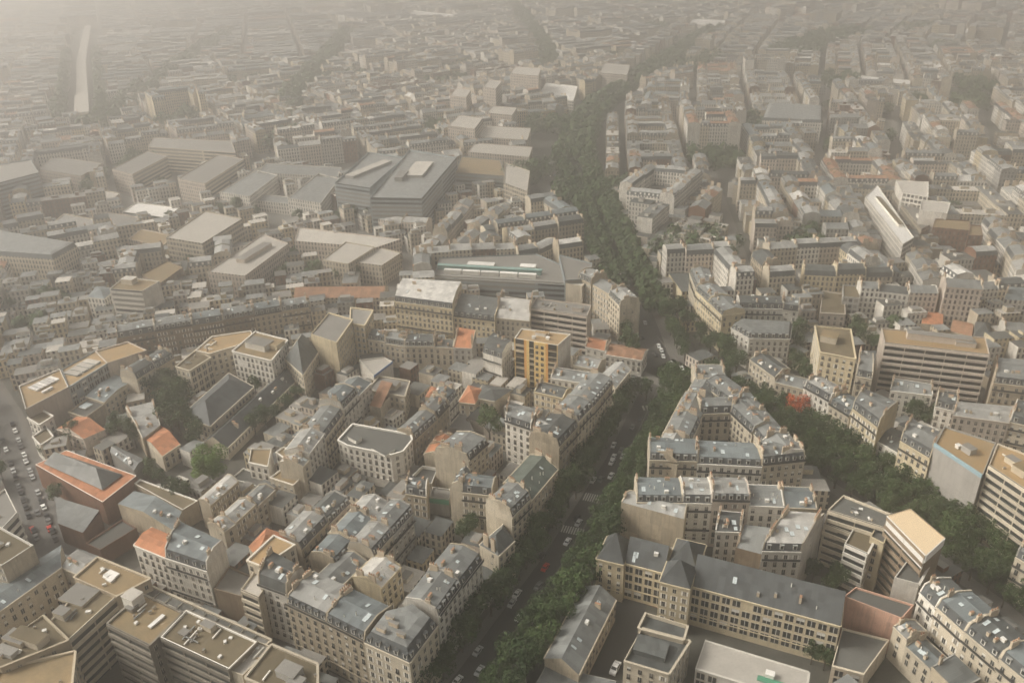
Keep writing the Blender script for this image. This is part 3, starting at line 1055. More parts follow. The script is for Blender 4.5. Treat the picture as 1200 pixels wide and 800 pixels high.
house(P([(303, 684), (336, 696), (358, 672), (322, 652)], 21.5), 21.5, 'mans', 'white', 'dark', 'fpfp', label='white-fronted house with high dark mansard and two chimneys', pitch=3.4, dorm=False, low='r_dark')
row([(336, 705), (382, 727), (427, 750)], 21, 13, 15, walls=('beige', 'cream'), rms=('blue', 'zinc', 'pale'))
flat(P([(427, 752), (480, 776), (513, 732), (487, 712), (450, 722)], 21), 21, 'cream', 'r_zinc', 'ffppp', name='corner_building', label='corner apartment building with curved dark mansard at the bottom of the boulevard', mansard=('r_slate', 'r_zinc', 3.4, 1.6),
     huts=((.3, .25, 3, .8, 1.3, 'stack', 'f_grey'), (.45, .55, 3, .8, 1.4, 'stack', 'f_grey'), (.7, .35, 2.5, .8, 1.2, 'stack', 'f_grey'), (.3, .7, 2.5, .8, 1.2, 'stack', 'f_grey')))
row([(514, 724), (540, 688), (565, 655)], 21, 13, 16, walls=('white', 'cream'), rms=('pale', 'zinc', 'whitewash'))
house(P([(584, 651), (603, 633), (590, 614), (562, 638)], 16.5), 16.5, 'hip', 'cream', 'dark', 'fpfp', label='small house with dark hipped roof on the boulevard behind the trees', pitch=4)
house(P([(600, 606), (622, 584), (594, 569), (569, 592)], 21), 21, 'mans', 'cream', 'zinc', 'fpfp', label='apartment building with bare cream gable facing down the boulevard')
house(P([(621, 588), (654, 549), (622, 532), (590, 566)], 20), 20, 'zinc', 'beige', 'green', 'fpfp', label='greenish roofed apartment building beneath the red neon sign')
row([(655, 521), (694, 479), (718, 450)], 23, 12.5, 16, walls=('beige', 'cream'), rms=('zinc', 'dark', 'green'))
house(P([(592, 493), (622, 503), (633, 486), (597, 474)], 23), 23, 'mans', 'white', 'zinc', 'fpfp', label='white-fronted apartment building with round dormers beside the tall boulevard row')
house(P([(622, 505), (653, 517), (656, 498), (634, 486)], 23.5), 23.5, 'zinc', 'brown', 'pale', 'pppp', label='bare brown double gable wall at the end of the tall boulevard row', chim=True)
house(P([(721, 455), (739, 433), (721, 424), (700, 442)], 16), 16, 'zinc', 'cream', 'pale', 'ffpp', label='low pale-roofed corner building at the crossroads')
# between the boulevard row and the narrow lane
flat(P([(396, 515), (407, 521), (458, 532), (472, 528), (483, 514), (481, 508), (413, 496)], 17), 17, 'white', 'f_dark', 'fffffff', label='white building with chamfered corners and dark flat roof', rim='paint', huts=((1.2, .4, 5, 3, 1.5, 'w_white', 'f_dark'), (3.8, .6, 8, 5, .7, 'paint', 'f_dark')))
row([(486, 514), (512, 490), (536, 464)], 15.5, 10, 12, ('zinc', 'mono', 'mans'), ROW_W, ('zinc', 'pale', 'blue'))
row([(511, 511), (497, 535)], 11, 8, 7, ('zinc',), ('cream',), ('tile',))
house(P([(549, 539), (572, 519), (533, 511), (509, 530)], 20), 20, 'mans', 'cream', 'zinc', 'fpfp', label='tall house with large blank cream wall beside the orange lane roofs')
flat(P([(518, 500), (555, 504), (546, 484), (528, 484)], 6), 6, 'grey', 'f_grey', 'pppp', name='shed', label='grey shed roof beside the dark courtyard tree')
house(P([(537, 471), (557, 473), (567, 456), (549, 451)], 9), 9, 'hip', 'cream', 'tile', 'fppf', name='house', label='small house with orange hipped roof in the courtyard', pitch=2.5, chim=False)
house(P([(557, 466), (580, 470), (601, 456), (566, 450)], 9), 9, 'hip', 'cream', 'dark', 'fppf', name='house', label='low grey hipped house left of the yellow tower block', pitch=2, chim=False)
row([(541, 578), (577, 582)], 17, 9, 14, ('mans',), ('cream',), ('zinc', 'blue'))
house(P([(546, 577), (553, 558), (541, 552), (527, 574)], 17), 17, 'mans', 'cream', 'dark', 'fpfp', label='dark mansard wing facing the cream courtyard front')
flat(P([(503, 582), (526, 585), (530, 573), (507, 570)], 8), 8, 'grey', 'f_grey', 'pppp', name='shed', label='courtyard building with bright green fascia', extra=lambda r_, o_: (lambda b_: (b_.strip(U(503, 583, 8), U(526, 586, 8), 5.8, 7.9, .1, 'greenpaint'), b_.build('fascia', r_)))(MB(.5, o_)))
house(P([(475, 578), (500, 582), (503, 566), (480, 562)], 12), 12, 'mans', 'beige', 'dark', 'fpfp', label='dark slate mansard above the pale courtyard roofs')
flat(P([(478, 562), (506, 566), (513, 548), (495, 545)], 9), 9, 'cream', 'f_dark', 'pppp', label='sunken dark flat roof below the blank cream wall', rim='paint', par=1.4)
row([(438, 650), (460, 625), (484, 598)], 18.5, 11, 13, ('mans', 'zinc'), ('grey', 'cream'), ('zinc', 'pale', 'dark'))
row([(393, 660), (438, 610), (455, 590)], 17, 11, 13, ('mans', 'zinc', 'half'), ROW_W)
row([(354, 648), (385, 615), (410, 590)], 15, 10, 11, ('zinc', 'half', 'mans'), ROW_W)
row([(392, 692), (430, 655)], 17, 10, 14, ('mans', 'zinc'), ROW_W)
row([(446, 690), (470, 664)], 17, 11, 13, ('zinc',), ('yellow', 'cream'), ('whitewash', 'pale'))
row([(354, 545), (362, 536), (402, 482), (435, 448)], 18, 11, 14, ('zinc', 'mans'), ('white', 'cream'), ('zinc', 'blue', 'pale'))
flat(P([(421, 421), (438, 440), (460, 423), (450, 418)], 14), 14, 'white', 'f_pale', 'pppp', label='flat white roof edged with a bright blue strip', extra=lambda r_, o_: (lambda b_: (b_.strip(U(438, 440, 14), U(460, 423, 14), 13.0, 14.1, .12, 'bluepaint'), b_.build('fascia', r_)))(MB(.5, o_)))
flat(P([(431, 456), (474, 464), (480, 446), (444, 440)], 12), 12, 'cream', 'f_grey', 'ffff', label='low cream building with flat grey roof behind the chamfered building', huts=((.5, .5, 7, 5, 2.2, 'w_cream', 'f_grey'),))
house(P([(433, 475), (446, 478), (461, 458), (448, 455)], 11), 11, 'mono', 'cream', 'oldtile', 'pppp', label='brown tiled lean-to behind the chamfered white building', chim=False)
house(P([(498, 465), (526, 466), (524, 458), (505, 452)], 11), 11, 'hip', 'cream', 'tile', 'pppp', label='orange hipped roof at the head of the narrow lane', chim=False, pitch=2)
# chapel group
house(P([(246, 499), (297, 453), (268, 437), (213, 486)], 11), 11, 'hip', 'cream', 'slate', 'ffff', name='convent', label='slate-roofed convent wing beside the dark garden trees', low='r_dark', pitch=5, chim=False)
house(P([(266, 525), (353, 440), (334, 432), (237, 519)], 6), 6, 'gable', 'cream', 'slate', 'fpfp', name='chapel', label='long narrow chapel roof of dark slate', pitch=4.5, chim=False)
house(P([(355, 439), (375, 409), (353, 392), (334, 420)], 15), 15, 'hip', 'cream', 'dark', 'ffff', label='apartment building with steep sloping slate face behind the chapel', pitch=9, chim=False)
flat(P([(272, 411), (318, 422), (337, 398), (299, 388)], 20), 20, 'white', 'f_brown', 'ffff', label='white apartment building with stacked roof terraces above the chapel', huts=((.45, .45, 12, 7, 3, 'w_white', 'f_grey'), (.8, .6, 5, 6, 2.6, 'w_yellow', 'f_brown')))
flat(P([(229, 410), (246, 414), (298, 398), (294, 387), (248, 394)], 17), 17, 'cream', 'f_ochre', 'ffpff', label='bent ochre-roofed apartment block with white parapet', rim='paint', vents=6)
flat(P([(206, 429), (222, 434), (247, 418), (230, 409)], 16), 16, 'cream', 'f_moss', 'fgpf', label='balconied apartment block joined to the bent ochre roof', vents=3)
row([(160, 444), (182, 430), (204, 417)], 15, 10, 14, ('mans',), ('cream', 'beige'), ('dark', 'zinc'))
flat(P([(30, 479), (80, 453), (70, 432), (22, 452)], 17.5), 17.5, 'pink', 'f_ochre', 'ppfp', label='modern block with a white grid of panels on its ochre roof', rim='paint', huts=tuple((.3 + .09 * i, .62 - .0 * i, 2.0, 6, .6, 'paint', 'f_white') for i in range(6)) + ((.55, .3, 5, 1, .8, 'paint', 'f_white'),))
flat(P([(80, 453), (126, 425), (112, 410), (72, 432)], 17), 17, 'steel', 'f_ochre', 'gppp', label='glazed atrium block with pale striped skylight', huts=tuple((.2 + .16 * i, .5, 3.0, 8, .7, 'glazing', 'f_pale') for i in range(4)))
flat(P([(126, 425), (172, 410), (150, 400), (112, 411)], 17.5), 17.5, 'pink', 'f_ochre', 'ppff', label='pinkish blank-walled block with ochre roof above the mansard row')
house(P([(100, 464), (122, 471), (156, 446), (135, 439)], 11), 11, 'zinc', 'cream', 'blue', 'ffpp', label='glass-fronted low building with bluish roof below the pinkish wall', chim=False, pitch=1.2)
flat(P([(80, 482), (100, 489), (128, 469), (104, 465)], 10), 10, 'beige', 'f_dark', 'fppp', label='dark flat roof with one square skylight', huts=((.35, .55, 4, 4, .5, 'paint', 'glazing'),))
house(P([(98, 514), (123, 503), (90, 488), (66, 502)], 9), 9, 'gable', 'pink', 'tile', 'pfpf', name='house', label='house with orange and green tile roof and pinkish gable', pitch=3, chim=False)
flat(P([(32, 489), (46, 497), (62, 487), (46, 478)], 13), 13, 'white', 'f_moss', 'ffff', label='white stepped terrace building overgrown with roof plants')
flat(P([(38, 511), (47, 521), (62, 511), (54, 500)], 10), 10, 'white', 'f_moss', 'ffff', label='lower white terrace with planted roof beside the parked cars')
house(P([(167, 514), (188, 498), (180, 470), (147, 478)], 10), 10, 'zinc', 'beige', 'pale', 'pppp', label='cluttered pale zinc roof beside the dark garden', chim=True, pitch=1.5)
house(P([(190, 534), (211, 520), (188, 498), (167, 513)], 8), 8, 'gable', 'cream', 'tile', 'fppp', label='orange tiled annexe with grey box dormer in the garden', chim=False, pitch=2)
house(P([(246, 592), (279, 563), (267, 555), (233, 585)], 13), 13, 'zinc', 'beige', 'whitewash', 'fpfp', label='narrow house with long whitened roof behind the bright green tree', pitch=1)
flat(P([(316, 559), (344, 568), (358, 554), (332, 547)], 11), 11, 'cream', 'f_brown', 'fppp', label='small brown flat roof with a single grey rooflight', huts=((.5, .6, 4, 2.5, 1, 'paint', 'f_grey'),), rim='paint')
flat(P([(323, 529), (351, 548), (356, 530), (332, 523)], 10), 10, 'white', 'f_brown', 'fppp', label='white-rimmed brown roof beside a pale green glass roof', rim='paint')
flat(P([(291, 541), (314, 546), (318, 525), (294, 525)], 12), 12, 'white', 'f_brown', 'fppp', label='white rooftop cabin building beside the chapel end')
flat(P([(270, 560), (310, 572), (318, 558), (285, 548)], 5), 5, 'grey', 'f_dark', 'pppp', label='low dark courtyard roof with white edge', rim='paint')
row([(275, 613), (300, 590), (322, 570)], 13, 8, 16, ('zinc',), ('beige', 'cream'), ('zinc', 'pale'))
row([(262, 622), (276, 612)], 14, 9, 12, ('zinc',), ('cream',), ('pale',))

# ------------------------------------------------------------------ right of the boulevard
row([(761, 540), (817, 542), (893, 546), (943, 541)], 20, 12, 17, walls=('cream', 'beige', 'white'), rms=('zinc', 'blue'))
row([(812, 446), (800, 466), (776, 512), (762, 536)], 20, 11, 13, ('mans', 'half'), ('cream', 'beige'), ('zinc', 'pale'))
row([(943, 538), (925, 517), (880, 466), (850, 445)], 20, 11, 14, ('mans', 'half'), ('cream', 'white'), ('zinc', 'pale'))
row([(820, 488), (856, 487), (881, 511)], 19.5, 9, 17, ('mans',), ('cream',), ('zinc',))
row([(815, 446), (850, 446)], 18, 12, 18, ('zinc',), ('cream',), ('pale', 'zinc'))
row([(746, 588), (800, 589), (878, 591), (958, 594)], 19, 12, 15, ('mans', 'zinc'), ('cream', 'white', 'pink'), ('zinc', 'blue', 'pale', 'zinc'))
house(P([(728, 588), (802, 608), (806, 590), (738, 574)], 18), 18, 'zinc', 'beige', 'pale', 'ppfp', label='long blank beige party wall above the dark slate institution')
house(P([(893, 645), (939, 646), (966, 603), (924, 600)], 20), 20, 'half', 'white', 'whitewash', 'fpfp', label='white building with whitened zinc roof and huge white side wall')
house(P([(838, 622), (868, 623), (872, 601), (843, 598)], 19), 19, 'zinc', 'white', 'dark', 'fpfp', label='narrow white courtyard front with dark pitched roof')
house(P([(862, 641), (896, 650), (905, 626), (870, 622)], 16.5), 16.5, 'mono', 'brown', 'zinc', 'pppp', label='stained brown wall below the whitened zinc roofs')
flat(P([(970, 597), (1037, 618), (1046, 603), (988, 580)], 23), 23, 'cream', 'f_dark', 'rpfp', label='terraced cream apartment block stepping down with planted balconies', vents=5)
flat(P([(966, 612), (1002, 626), (1012, 609), (976, 597)], 17.5), 17.5, 'cream', 'f_moss', 'rfpp', label='middle step of the cream terraced apartment block')
flat(P([(990, 636), (1017, 648), (1030, 622), (1003, 613)], 19), 19, 'white', 'f_moss', 'rgpp', label='white projecting end of the terraced apartment block')


def wrap(root, org):
    b = MB(.5, org)
    q_ = P([(1040, 604), (1085, 650), (1107, 630), (1067, 596)], 28)
    for i, k in ((0, 5.5), (1, 3.0), (2, 3.0), (3, 3.0)):
        b.strip(q_[i], q_[(i + 1) % 4], 28 - k, 28.0, .25, 'f_white')
    b.build('sheeting', root)


flat(P([(1040, 604), (1085, 650), (1107, 630), (1067, 596)], 28), 28, 'brown', 'f_peach', 'rpff', name='wrapped_building', label='tall building wrapped in white sheeting under a peach coloured temporary roof', par=.05, rim='f_peach', extra=wrap)
flat(P([(1048, 676), (1077, 684), (1090, 660), (1066, 652)], 20), 20, 'white', 'f_dark', 'pfpp', label='plain whitish gable block in front of the peach roof')
flat(P([(1020, 628), (1036, 636), (1046, 612), (1032, 606)], 21), 21, 'yellow', 'f_dark', 'fppp', label='narrow ochre brick building beside the terraced block')
flat(P([(989, 698), (1057, 724), (1071, 708), (1003, 687)], 15.5), 15.5, 'salmon', 'f_dark', 'pppp', name='salmon_building', label='salmon pink wall with a few small windows beside the institution')
flat(P([(975, 779), (1013, 789), (1042, 749), (987, 735)], 8), 8, 'cream', 'f_dark', 'gppp', label='wide dark flat roof below the salmon wall')
# the institution
def inst_house(px, h, **kw):
    return house(P(px, h), h, kw.pop('roof', 'gable'), 'yellow', 'slate', kw.pop('ed', 'gfff'), name='institution_wing', chim=False, near=True, **kw)


f0, f1 = U(810, 686, 16), U(985, 733, 16)
e_ = (f1 - f0).normalized()
n_ = Vector((-e_.y, e_.x)) * 14
house([f0, f1, f1 + n_, f0 + n_], 16, 'gable', 'yellow', 'slate', 'gfgf', 'institution_wing', 'long cream institution wing with dark slate roof and rows of square windows', chim=False, pitch=7)
f0, f1 = U(773, 681, 19), U(809, 690, 19)
house([f0, f1, f1 + n_ * .7, f0 + n_ * .7], 19, 'hip', 'yellow', 'slate', 'fppf', 'institution_wing', 'cream entrance pavilion of the institution with steep slate roof', chim=False, pitch=6)
house([f0 + n_ * .7, f1 + n_ * .7, f1 + n_ * 1.7, f0 + n_ * 1.7], 17, 'hip', 'yellow', 'slate', 'pfff', 'institution_wing', 'short slate-roofed cross wing behind the entrance pavilion', chim=False, pitch=6)
f0, f1 = U(732, 659, 15), U(778, 671, 15)
house([f0, f1, f1 + n_ * .8, f0 + n_ * .8], 15, 'gable', 'yellow', 'slate', 'gpgp', 'institution_wing', 'institution wing with columned ground floor between two pavilions', chim=False, pitch=6.5)
f0, f1 = U(699, 654, 16), U(731, 661.5, 16)
house([f0, f1, f1 + n_ * .85, f0 + n_ * .85], 16, 'hip', 'yellow', 'slate', 'fpff', 'institution_wing', 'end pavilion of the institution nearest the boulevard trees', chim=False, pitch=7)
house(P([(678, 790), (722, 702), (684, 686), (638, 771)], 9), 9, 'gable', 'beige', 'zinc', 'fpfp', name='hall', label='long gabled hall with grey roof beside the boulevard trees', chim=False, pitch=3.2)
flat(P([(612, 830), (715, 830), (722, 797), (640, 778)], 6), 6, 'grey', 'r_zinc', 'pppp', name='shed', label='low zinc shed roof in front of the gabled hall', par=.1)
flat(P([(731, 773), (784, 789), (809, 750), (752, 735)], 14), 14, 'cream', 'r_dark', 'fffp', name='neoclassical_building', label='cream neoclassical building with dark sunken zinc roof', par=1.3, huts=((.4, .55, 9, 6, 1.6, 'r_dark', 'r_dark'),))
flat(P([(748, 735), (801, 749), (806, 732), (757, 717)], 14.6), 14.6, 'cream', 'r_dark', 'ffpf', name='neoclassical_building', label='rear wing of the neoclassical building with heavy parapet', par=1.3)
flat(P([(815, 782), (943, 822), (948, 787), (826, 750)], 9), 9, 'white', 'f_pale', 'gffp', name='hall', label='white modern hall with plain pale roof and green markings', par=.15, huts=((.66, .45, 2.2, 1.6, 1.5, 'paint', 'f_white'), (.68, .3, 7, 1.6, .12, 'greenpaint', 'greenpaint'), (.72, .12, 1.6, 5, .13, 'greenpaint', 'greenpaint')))
row([(1078, 692), (1097, 711), (1130, 741), (1170, 775), (1222, 818)], 19, 12, 15, walls=('cream', 'white', 'cream'), rms=('zinc', 'dark', 'blue'))
row([(1046, 738), (1062, 754), (1092, 782), (1122, 812)], 11, 8, 11, ('zinc', 'mono'), ('beige', 'cream'), ('zinc', 'dark', 'blue'))
# far side of the avenue
row([(942, 455), (972, 472), (996, 487)], 17, 11, 14, ('zinc', 'mans'), ('cream', 'white'), ('pale', 'blue'))
house(P([(999, 478), (1029, 501), (1052, 478), (1012, 462)], 22), 22, 'mans', 'yellow', 'zinc', 'fpfp', label='ornate cream building with dormered mansard and bare brown gable on the avenue', pitch=3.2)
house(P([(1022, 513), (1052, 530), (1064, 508), (1036, 497)], 14), 14, 'zinc', 'white', 'dark', 'ffpp', label='lower white building between two mansards on the avenue', pitch=1.6)
house(P([(1055, 516), (1090, 537), (1102, 513), (1066, 498)], 21), 21, 'mans', 'yellow', 'zinc', 'fpfp', label='ornate building with two dark balconies beside the netted block', pitch=3.2)
flat(P([(1096, 519), (1152, 556), (1167, 518), (1107, 499)], 27), 27, 'grey', 'f_ochre', 'fppp', name='netted_building', label='apartment block wrapped in grey netting with a pale blue top band', huts=((.6, .6, 4, 3, 2.2), (.4, .5, 1.5, 1.5, 1.2, 'paint', 'f_white')),
     extra=lambda r_, o_: (lambda b_, a_, c_: (b_.strip(a_, c_, .0, 25.6, .55, 'netting'), b_.strip(a_, c_, 25.7, 27.1, .6, 'turq'), b_.build('netting', r_)))(MB(.5, o_), U(1096, 519, 27), U(1152, 556, 27)))
flat(P([(1159, 544), (1222, 586), (1240, 545), (1169, 519)], 30), 30, 'cream', 'f_ochre', 'rrpp', name='apartment_block', label='striped apartment block with long cream balcony bands at right edge', huts=((.35, .65, 4, 3, 2), (.55, .5, 5, 4, 2.6, 'w_beige', 'f_brown')), vents=4)
house(P([(1190, 652), (1225, 672), (1235, 640), (1205, 630)], 16), 16, 'mans', 'cream', 'zinc', 'fpfp', label='cream building just below the striped block at right edge')
flat(P([(1037, 401), (1160, 415), (1155, 395), (1033, 384)], 30), 30, 'pink', 'f_ochre', 'rppp', name='apartment_block', label='wide pinkish apartment block with balcony strips and planted roof terrace', huts=((.55, .6, 26, 4, 3, 'w_pink', 'f_grey'), (.8, .55, 8, 5, 2, 'w_pink', 'f_grey')))
house(P([(1043, 457), (1093, 463), (1092, 450), (1046, 443)], 15), 15, 'zinc', 'white', 'zinc', 'fpfp', label='small white building in front of the wide pinkish block', pitch=2.2)
house(P([(1096, 476), (1122, 482), (1121, 466), (1098, 462)], 14), 14, 'mans', 'white', 'dark', 'fpfp', label='dark mansard building under the end of the wide pinkish block')
flat(P([(961, 412), (1003, 420), (997, 385), (955, 381)], 25), 25, 'yellow', 'f_moss', 'ffpf', label='stepped yellowish building with rounded balconies beside the dark trees', huts=((.35, .55, 7, 7, 3, 'w_cream', 'f_brown'),))
house(P([(1003, 440), (1022, 444), (1022, 420), (1006, 415)], 21), 21, 'mans', 'cream', 'zinc', 'fpfp', label='slim zinc-roofed building beside the stepped yellowish building')
row([(878, 424), (908, 446), (957, 458)], 12, 11, 16, ('zinc', 'mans'), ('cream',), ('dark', 'zinc'))
flat(P([(857, 384), (878, 396), (926, 397), (928, 381), (868, 377)], 17), 17, 'white', 'r_zinc', 'fffff', label='white corner building with black mansard edge on the avenue', mansard=('r_slate', 'r_zinc', 2.4, 1.0))
row([(808, 322), (815, 341), (846, 371)], 20, 12, 16, walls=('yellow', 'cream'), rms=('zinc',), ends='pf')
row([(866, 359), (918, 360), (936, 362)], 19, 12, 17, walls=('white', 'cream'), rms=('zinc', 'dark'))
flat(P([(961, 366), (991, 368), (990, 344), (964, 340)], 13), 13, 'pink', 'f_moss', 'fppp', label='pinkish building overgrown with roof garden shrubs')
flat(P([(988, 347), (1008, 349), (1008, 335), (988, 333)], 17), 17, 'grey', 'f_moss', 'gppp', label='grey gridded building with hedge on its roof')
row([(1009, 339), (1030, 340), (1066, 344), (1100, 345)], 20, 11, 14, ('zinc', 'mans'), ('white', 'pink', 'yellow'), ('zinc', 'dark'))
row([(1108, 339), (1152, 342)], 24, 12, 28, ('zinc',), ('pink',), ('zinc',))
row([(942, 322), (980, 324), (1047, 323)], 19, 11, 17, walls=('cream', 'yellow'), rms=('dark', 'zinc'))
house(P([(1176, 351), (1216, 353), (1214, 338), (1181, 336)], 18), 18, 'zinc', 'white', 'blue', 'fpfp', label='white building with tall white gable at the right edge')
house(P([(1080, 379), (1105, 381), (1104, 366), (1081, 364)], 9), 9, 'gable', 'cream', 'tile', 'pppp', label='orange tile roof low behind the wide pinkish block', pitch=2, chim=False)
house(P([(1113, 388), (1139, 394), (1140, 379), (1117, 374)], 9), 9, 'gable', 'cream', 'oldtile', 'pppp', label='brown tile roof beside the small dark dome', pitch=2, chim=False)
house(P([(1141, 394), (1162, 397), (1160, 378), (1143, 376)], 10), 10, 'hip', 'grey', 'dark', 'pppp', label='small dark dome-like roof behind the wide pinkish block', pitch=4, chim=False)
house(P([(1116, 486), (1183, 495), (1188, 476), (1121, 470)], 17), 17, 'zinc', 'pink', 'pale', 'fppp', label='pinkish white rear wall with small windows behind the netted block', pitch=1.2)
house(P([(1183, 494), (1222, 502), (1222, 478), (1190, 474)], 17), 17, 'mans', 'cream', 'dark', 'fpfp', label='dark mansard house at the right edge behind the striped block')
house(P([(1164, 448), (1222, 455), (1222, 428), (1164, 424)], 20), 20, 'mans', 'beige', 'zinc', 'fpfp', label='beige building with pale zinc roof right of the wide pinkish block')
row([(1178, 385), (1215, 388)], 14, 11, 18, ('zinc',), ('white',), ('zinc',))
# white block with the long roof courtyard
flat(P([(1014, 230), (1058, 286), (1071, 278), (1028, 216)], 20), 20, 'white', 'f_white', 'fgpp', name='office_block', label='long white office block with striped roof terraces', huts=((.5, .5, 60, 3, 1.5, 'w_white', 'f_moss'),), vents=4)
flat(P([(1046, 226), (1080, 268), (1092, 262), (1062, 222)], 15), 15, 'cream', 'f_grey', 'ffff', label='lower grey-roofed wing alongside the long white office block', huts=((.4, .5, 8, 5, 2, 'w_white', 'f_pale'), (.75, .5, 6, 5, 2, 'w_white', 'f_pale')))
flat(P([(1058, 226), (1088, 231), (1088, 213), (1050, 211)], 23), 23, 'white', 'f_pale', 'ggpp', label='white rear wing of the long office block', rim='paint')
flat(P([(1078, 246), (1110, 250), (1114, 237), (1080, 234)], 24), 24, 'white', 'f_pale', 'pppp', label='square white box roof beside the long office block', rim='paint')
flat(P([(1093, 266), (1138, 270), (1136, 258), (1096, 256)], 20), 20, 'brick', 'f_brown', 'fppp', label='red brown brick block right of the white office block')
flat(P([(1135, 275), (1152, 276), (1150, 264), (1137, 263)], 25), 25, 'brick', 'f_brown', 'fppp', label='taller slim brick block with two window strips')
# ------------------------------------------------------------------ behind the crossroads, left of the boulevard
def tower(root, org):
    a, c = U(602.7, 396, 26.5), U(653.5, 404.4, 26.5)
    e = (c - a).normalized()
    o_ = Vector((e.y, -e.x))
    L = (c - a).length
    rz = math.atan2(e.y, e.x)
    for t0, t1, k in ((0, .025, 'yel'), (.23, .285, 'org'), (.285, .35, 'yel'), (.46, .73, 'yel'), (.73, .785, 'org'), (.985, 1, 'yel')):
        b_ = MB(.5, org)
        b_.strip(a + e * L * t0, a + e * L * t1, 0, 26.45, .35, k)
        b_.build('facade_band', root)
    for f in range(8):
        z = 23.1 - f * 2.95
        for t0, t1 in ((.025, .23), (.35, .46), (.785, .985)):
            b_ = MB(rnd.random(), org)
            p, q_ = a + e * L * t0, a + e * L * t1
            b_.strip(p, q_, z - .35, z, .45, 'w_yellow')
            b_.strip(p, q_, z + .003, z + .95, .42, rnd.choice(('umbpanel', 'glass', 'umbpanel', 'w_beige')), -.36)
            b_.build('balcony', root)
        for t in (.53, .655):
            p = a + e * L * t + o_ * .36
            inst('window', WIN[rnd.randrange(4)], root, Matrix.Translation((p.x - org[0], p.y - org[1], z + .2)) @ Matrix.Rotation(rz, 4, 'Z') @ Matrix.Diagonal((1.25, 1, 1.5, 1)))
    b_ = MB(.5, org)
    b_.strip(a + e * .1, c - e * .1, .0, 26.3, .06, 'glass')
    b_.build('glazing', root)


flat(P([(602.7, 396), (653.5, 404.4), (669, 391), (611, 384.5)], 26.5), 26.5, 'white', 'f_ochre', 'pppp', name='apartment_tower', label='yellow and orange striped apartment tower with flat ochre roof', rim='paint', extra=tower, huts=((.5, .75, 5, 2, 1.5, 'paint', 'f_ochre'), (.4, .35, 1.5, 1.5, 1.2, 'paint', 'f_white'), (.7, .5, 1.4, 1.4, 1.0, 'paint', 'f_white'), (.62, .85, 2, 2, 1.4, 'stack', 'f_ochre')))
house(P([(566, 413), (588, 420), (600, 404), (579, 394)], 17), 17, 'mans', 'white', 'dark', 'pfpf', label='house with plain white end wall left of the yellow tower')
row([(431, 399), (474, 406), (509, 406), (531, 407)], 13, 9, 13, ('mans', 'zinc'), ('white', 'cream'), ('dark', 'zinc'))
house(P([(531, 407), (553, 408), (558, 395), (537, 391)], 14), 14, 'mono', 'grey', 'tile', 'fppp', label='grey house with orange sloping roof beside a tall pink gable', chim=True)
house(P([(463, 353), (530, 362), (541, 335), (473, 331)], 22), 22, 'mans', 'yellow', 'whitewash', 'ffff', label='large ornate cream building with whitened mansard roof', near=True)
house(P([(531, 370), (580, 376), (590, 354), (541, 348)], 17), 17, 'mans', 'yellow', 'dark', 'fpfp', label='cream building with dark dormered mansard beside the whitened mansard', near=True)
house(P([(581, 372), (621, 376), (626, 352), (590, 347)], 18), 18, 'zinc', 'cream', 'whitewash', 'fpfp', label='cream building with whitened zinc roof left of the concrete office')
flat(P([(621, 360), (688, 370), (693, 357), (628, 349)], 22), 22, 'pink', 'f_grey', 'rppp', label='concrete office building with ribbon windows behind the yellow tower', vents=6, huts=((.8, .5, 5, 4, 2),))
row([(750, 356), (735, 342), (712, 329), (695, 322)], 20, 12, 14, ('mans', 'zinc'), ('beige', 'cream'), ('zinc', 'pale'))
flat(P([(663, 332), (682, 335), (688, 325), (670, 321)], 20), 20, 'cream', 'f_pale', 'pfff', label='slim cream block beside the pointed glass building')
house(P([(686, 406), (709, 411), (713, 399), (690, 394)], 9), 9, 'zinc', 'white', 'tile', 'fpfp', name='house', label='white house with bright orange tile roof near the crossroads', pitch=2)
house(P([(709, 415), (752, 422), (759, 409), (715, 402)], 9), 9, 'zinc', 'white', 'oldtile', 'ffpp', name='house', label='white corner house with brown tile roof at the crossroads', pitch=2)
row([(645, 445), (690, 452)], 14, 10, 20, ('zinc',), ('white',), ('zinc', 'dark'))
row([(626, 460), (660, 468)], 12, 9, 30, ('zinc',), ('yellow',), ('dark',))
row([(672, 430), (700, 436)], 15, 12, 20, ('zinc',), ('cream',), ('pale',))


def glassy(root, org):
    b = MB(.5, org)
    z = 19
    for (a, c, k) in (((513, 313), (630, 313), 0), ):
        A, C = U(523, 314, z), U(634, 314, z)
        for i in range(4):
            t0, t1 = i / 4 + .01, i / 4 + .22
            b.strip(A.lerp(C, t0), A.lerp(C, t1), z - 1.5, z + 2.2, .5, 'paint')
    b.build('skylight_band', root)


flat(P([(508, 325), (662, 334), (672, 316), (628, 297), (515, 302)], 18), 18, 'steel', 'f_grey', 'rppff', name='glass_institute', vents=4, label='long grey glass institute with white skylight band', huts=((.35, .72, 16, 5, 1.8, 'paint', 'f_white'), (.72, .75, 9, 5, 1.8, 'paint', 'f_white'), (.42, .5, 62, 3, 2.6, 'teal', 'teal')) + tuple((.14 + .145 * i, .3, 10, 2.4, 2.3, 'paint', 'f_white') for i in range(5)) + ((.5, .12, 80, 1.5, .8, 'w_grey', 'f_grey'),))
flat(P([(662, 328), (691, 326), (694, 308), (655, 298)], 22), 22, 'steel', 'f_grey', 'rrpp', name='glass_prow', label='pointed glass prow of the institute facing the boulevard trees')
flat(P([(364, 391), (394, 401), (413, 374), (385, 366)], 24), 24, 'yellow', 'f_grey', 'pffp', label='tall cream block with blank left wall and wavy roof terrace')
flat(P([(410, 378), (427, 381), (437, 363), (411, 360)], 22), 22, 'yellow', 'f_grey', 'ffff', label='cream apartment block just right of the wavy-roofed block')
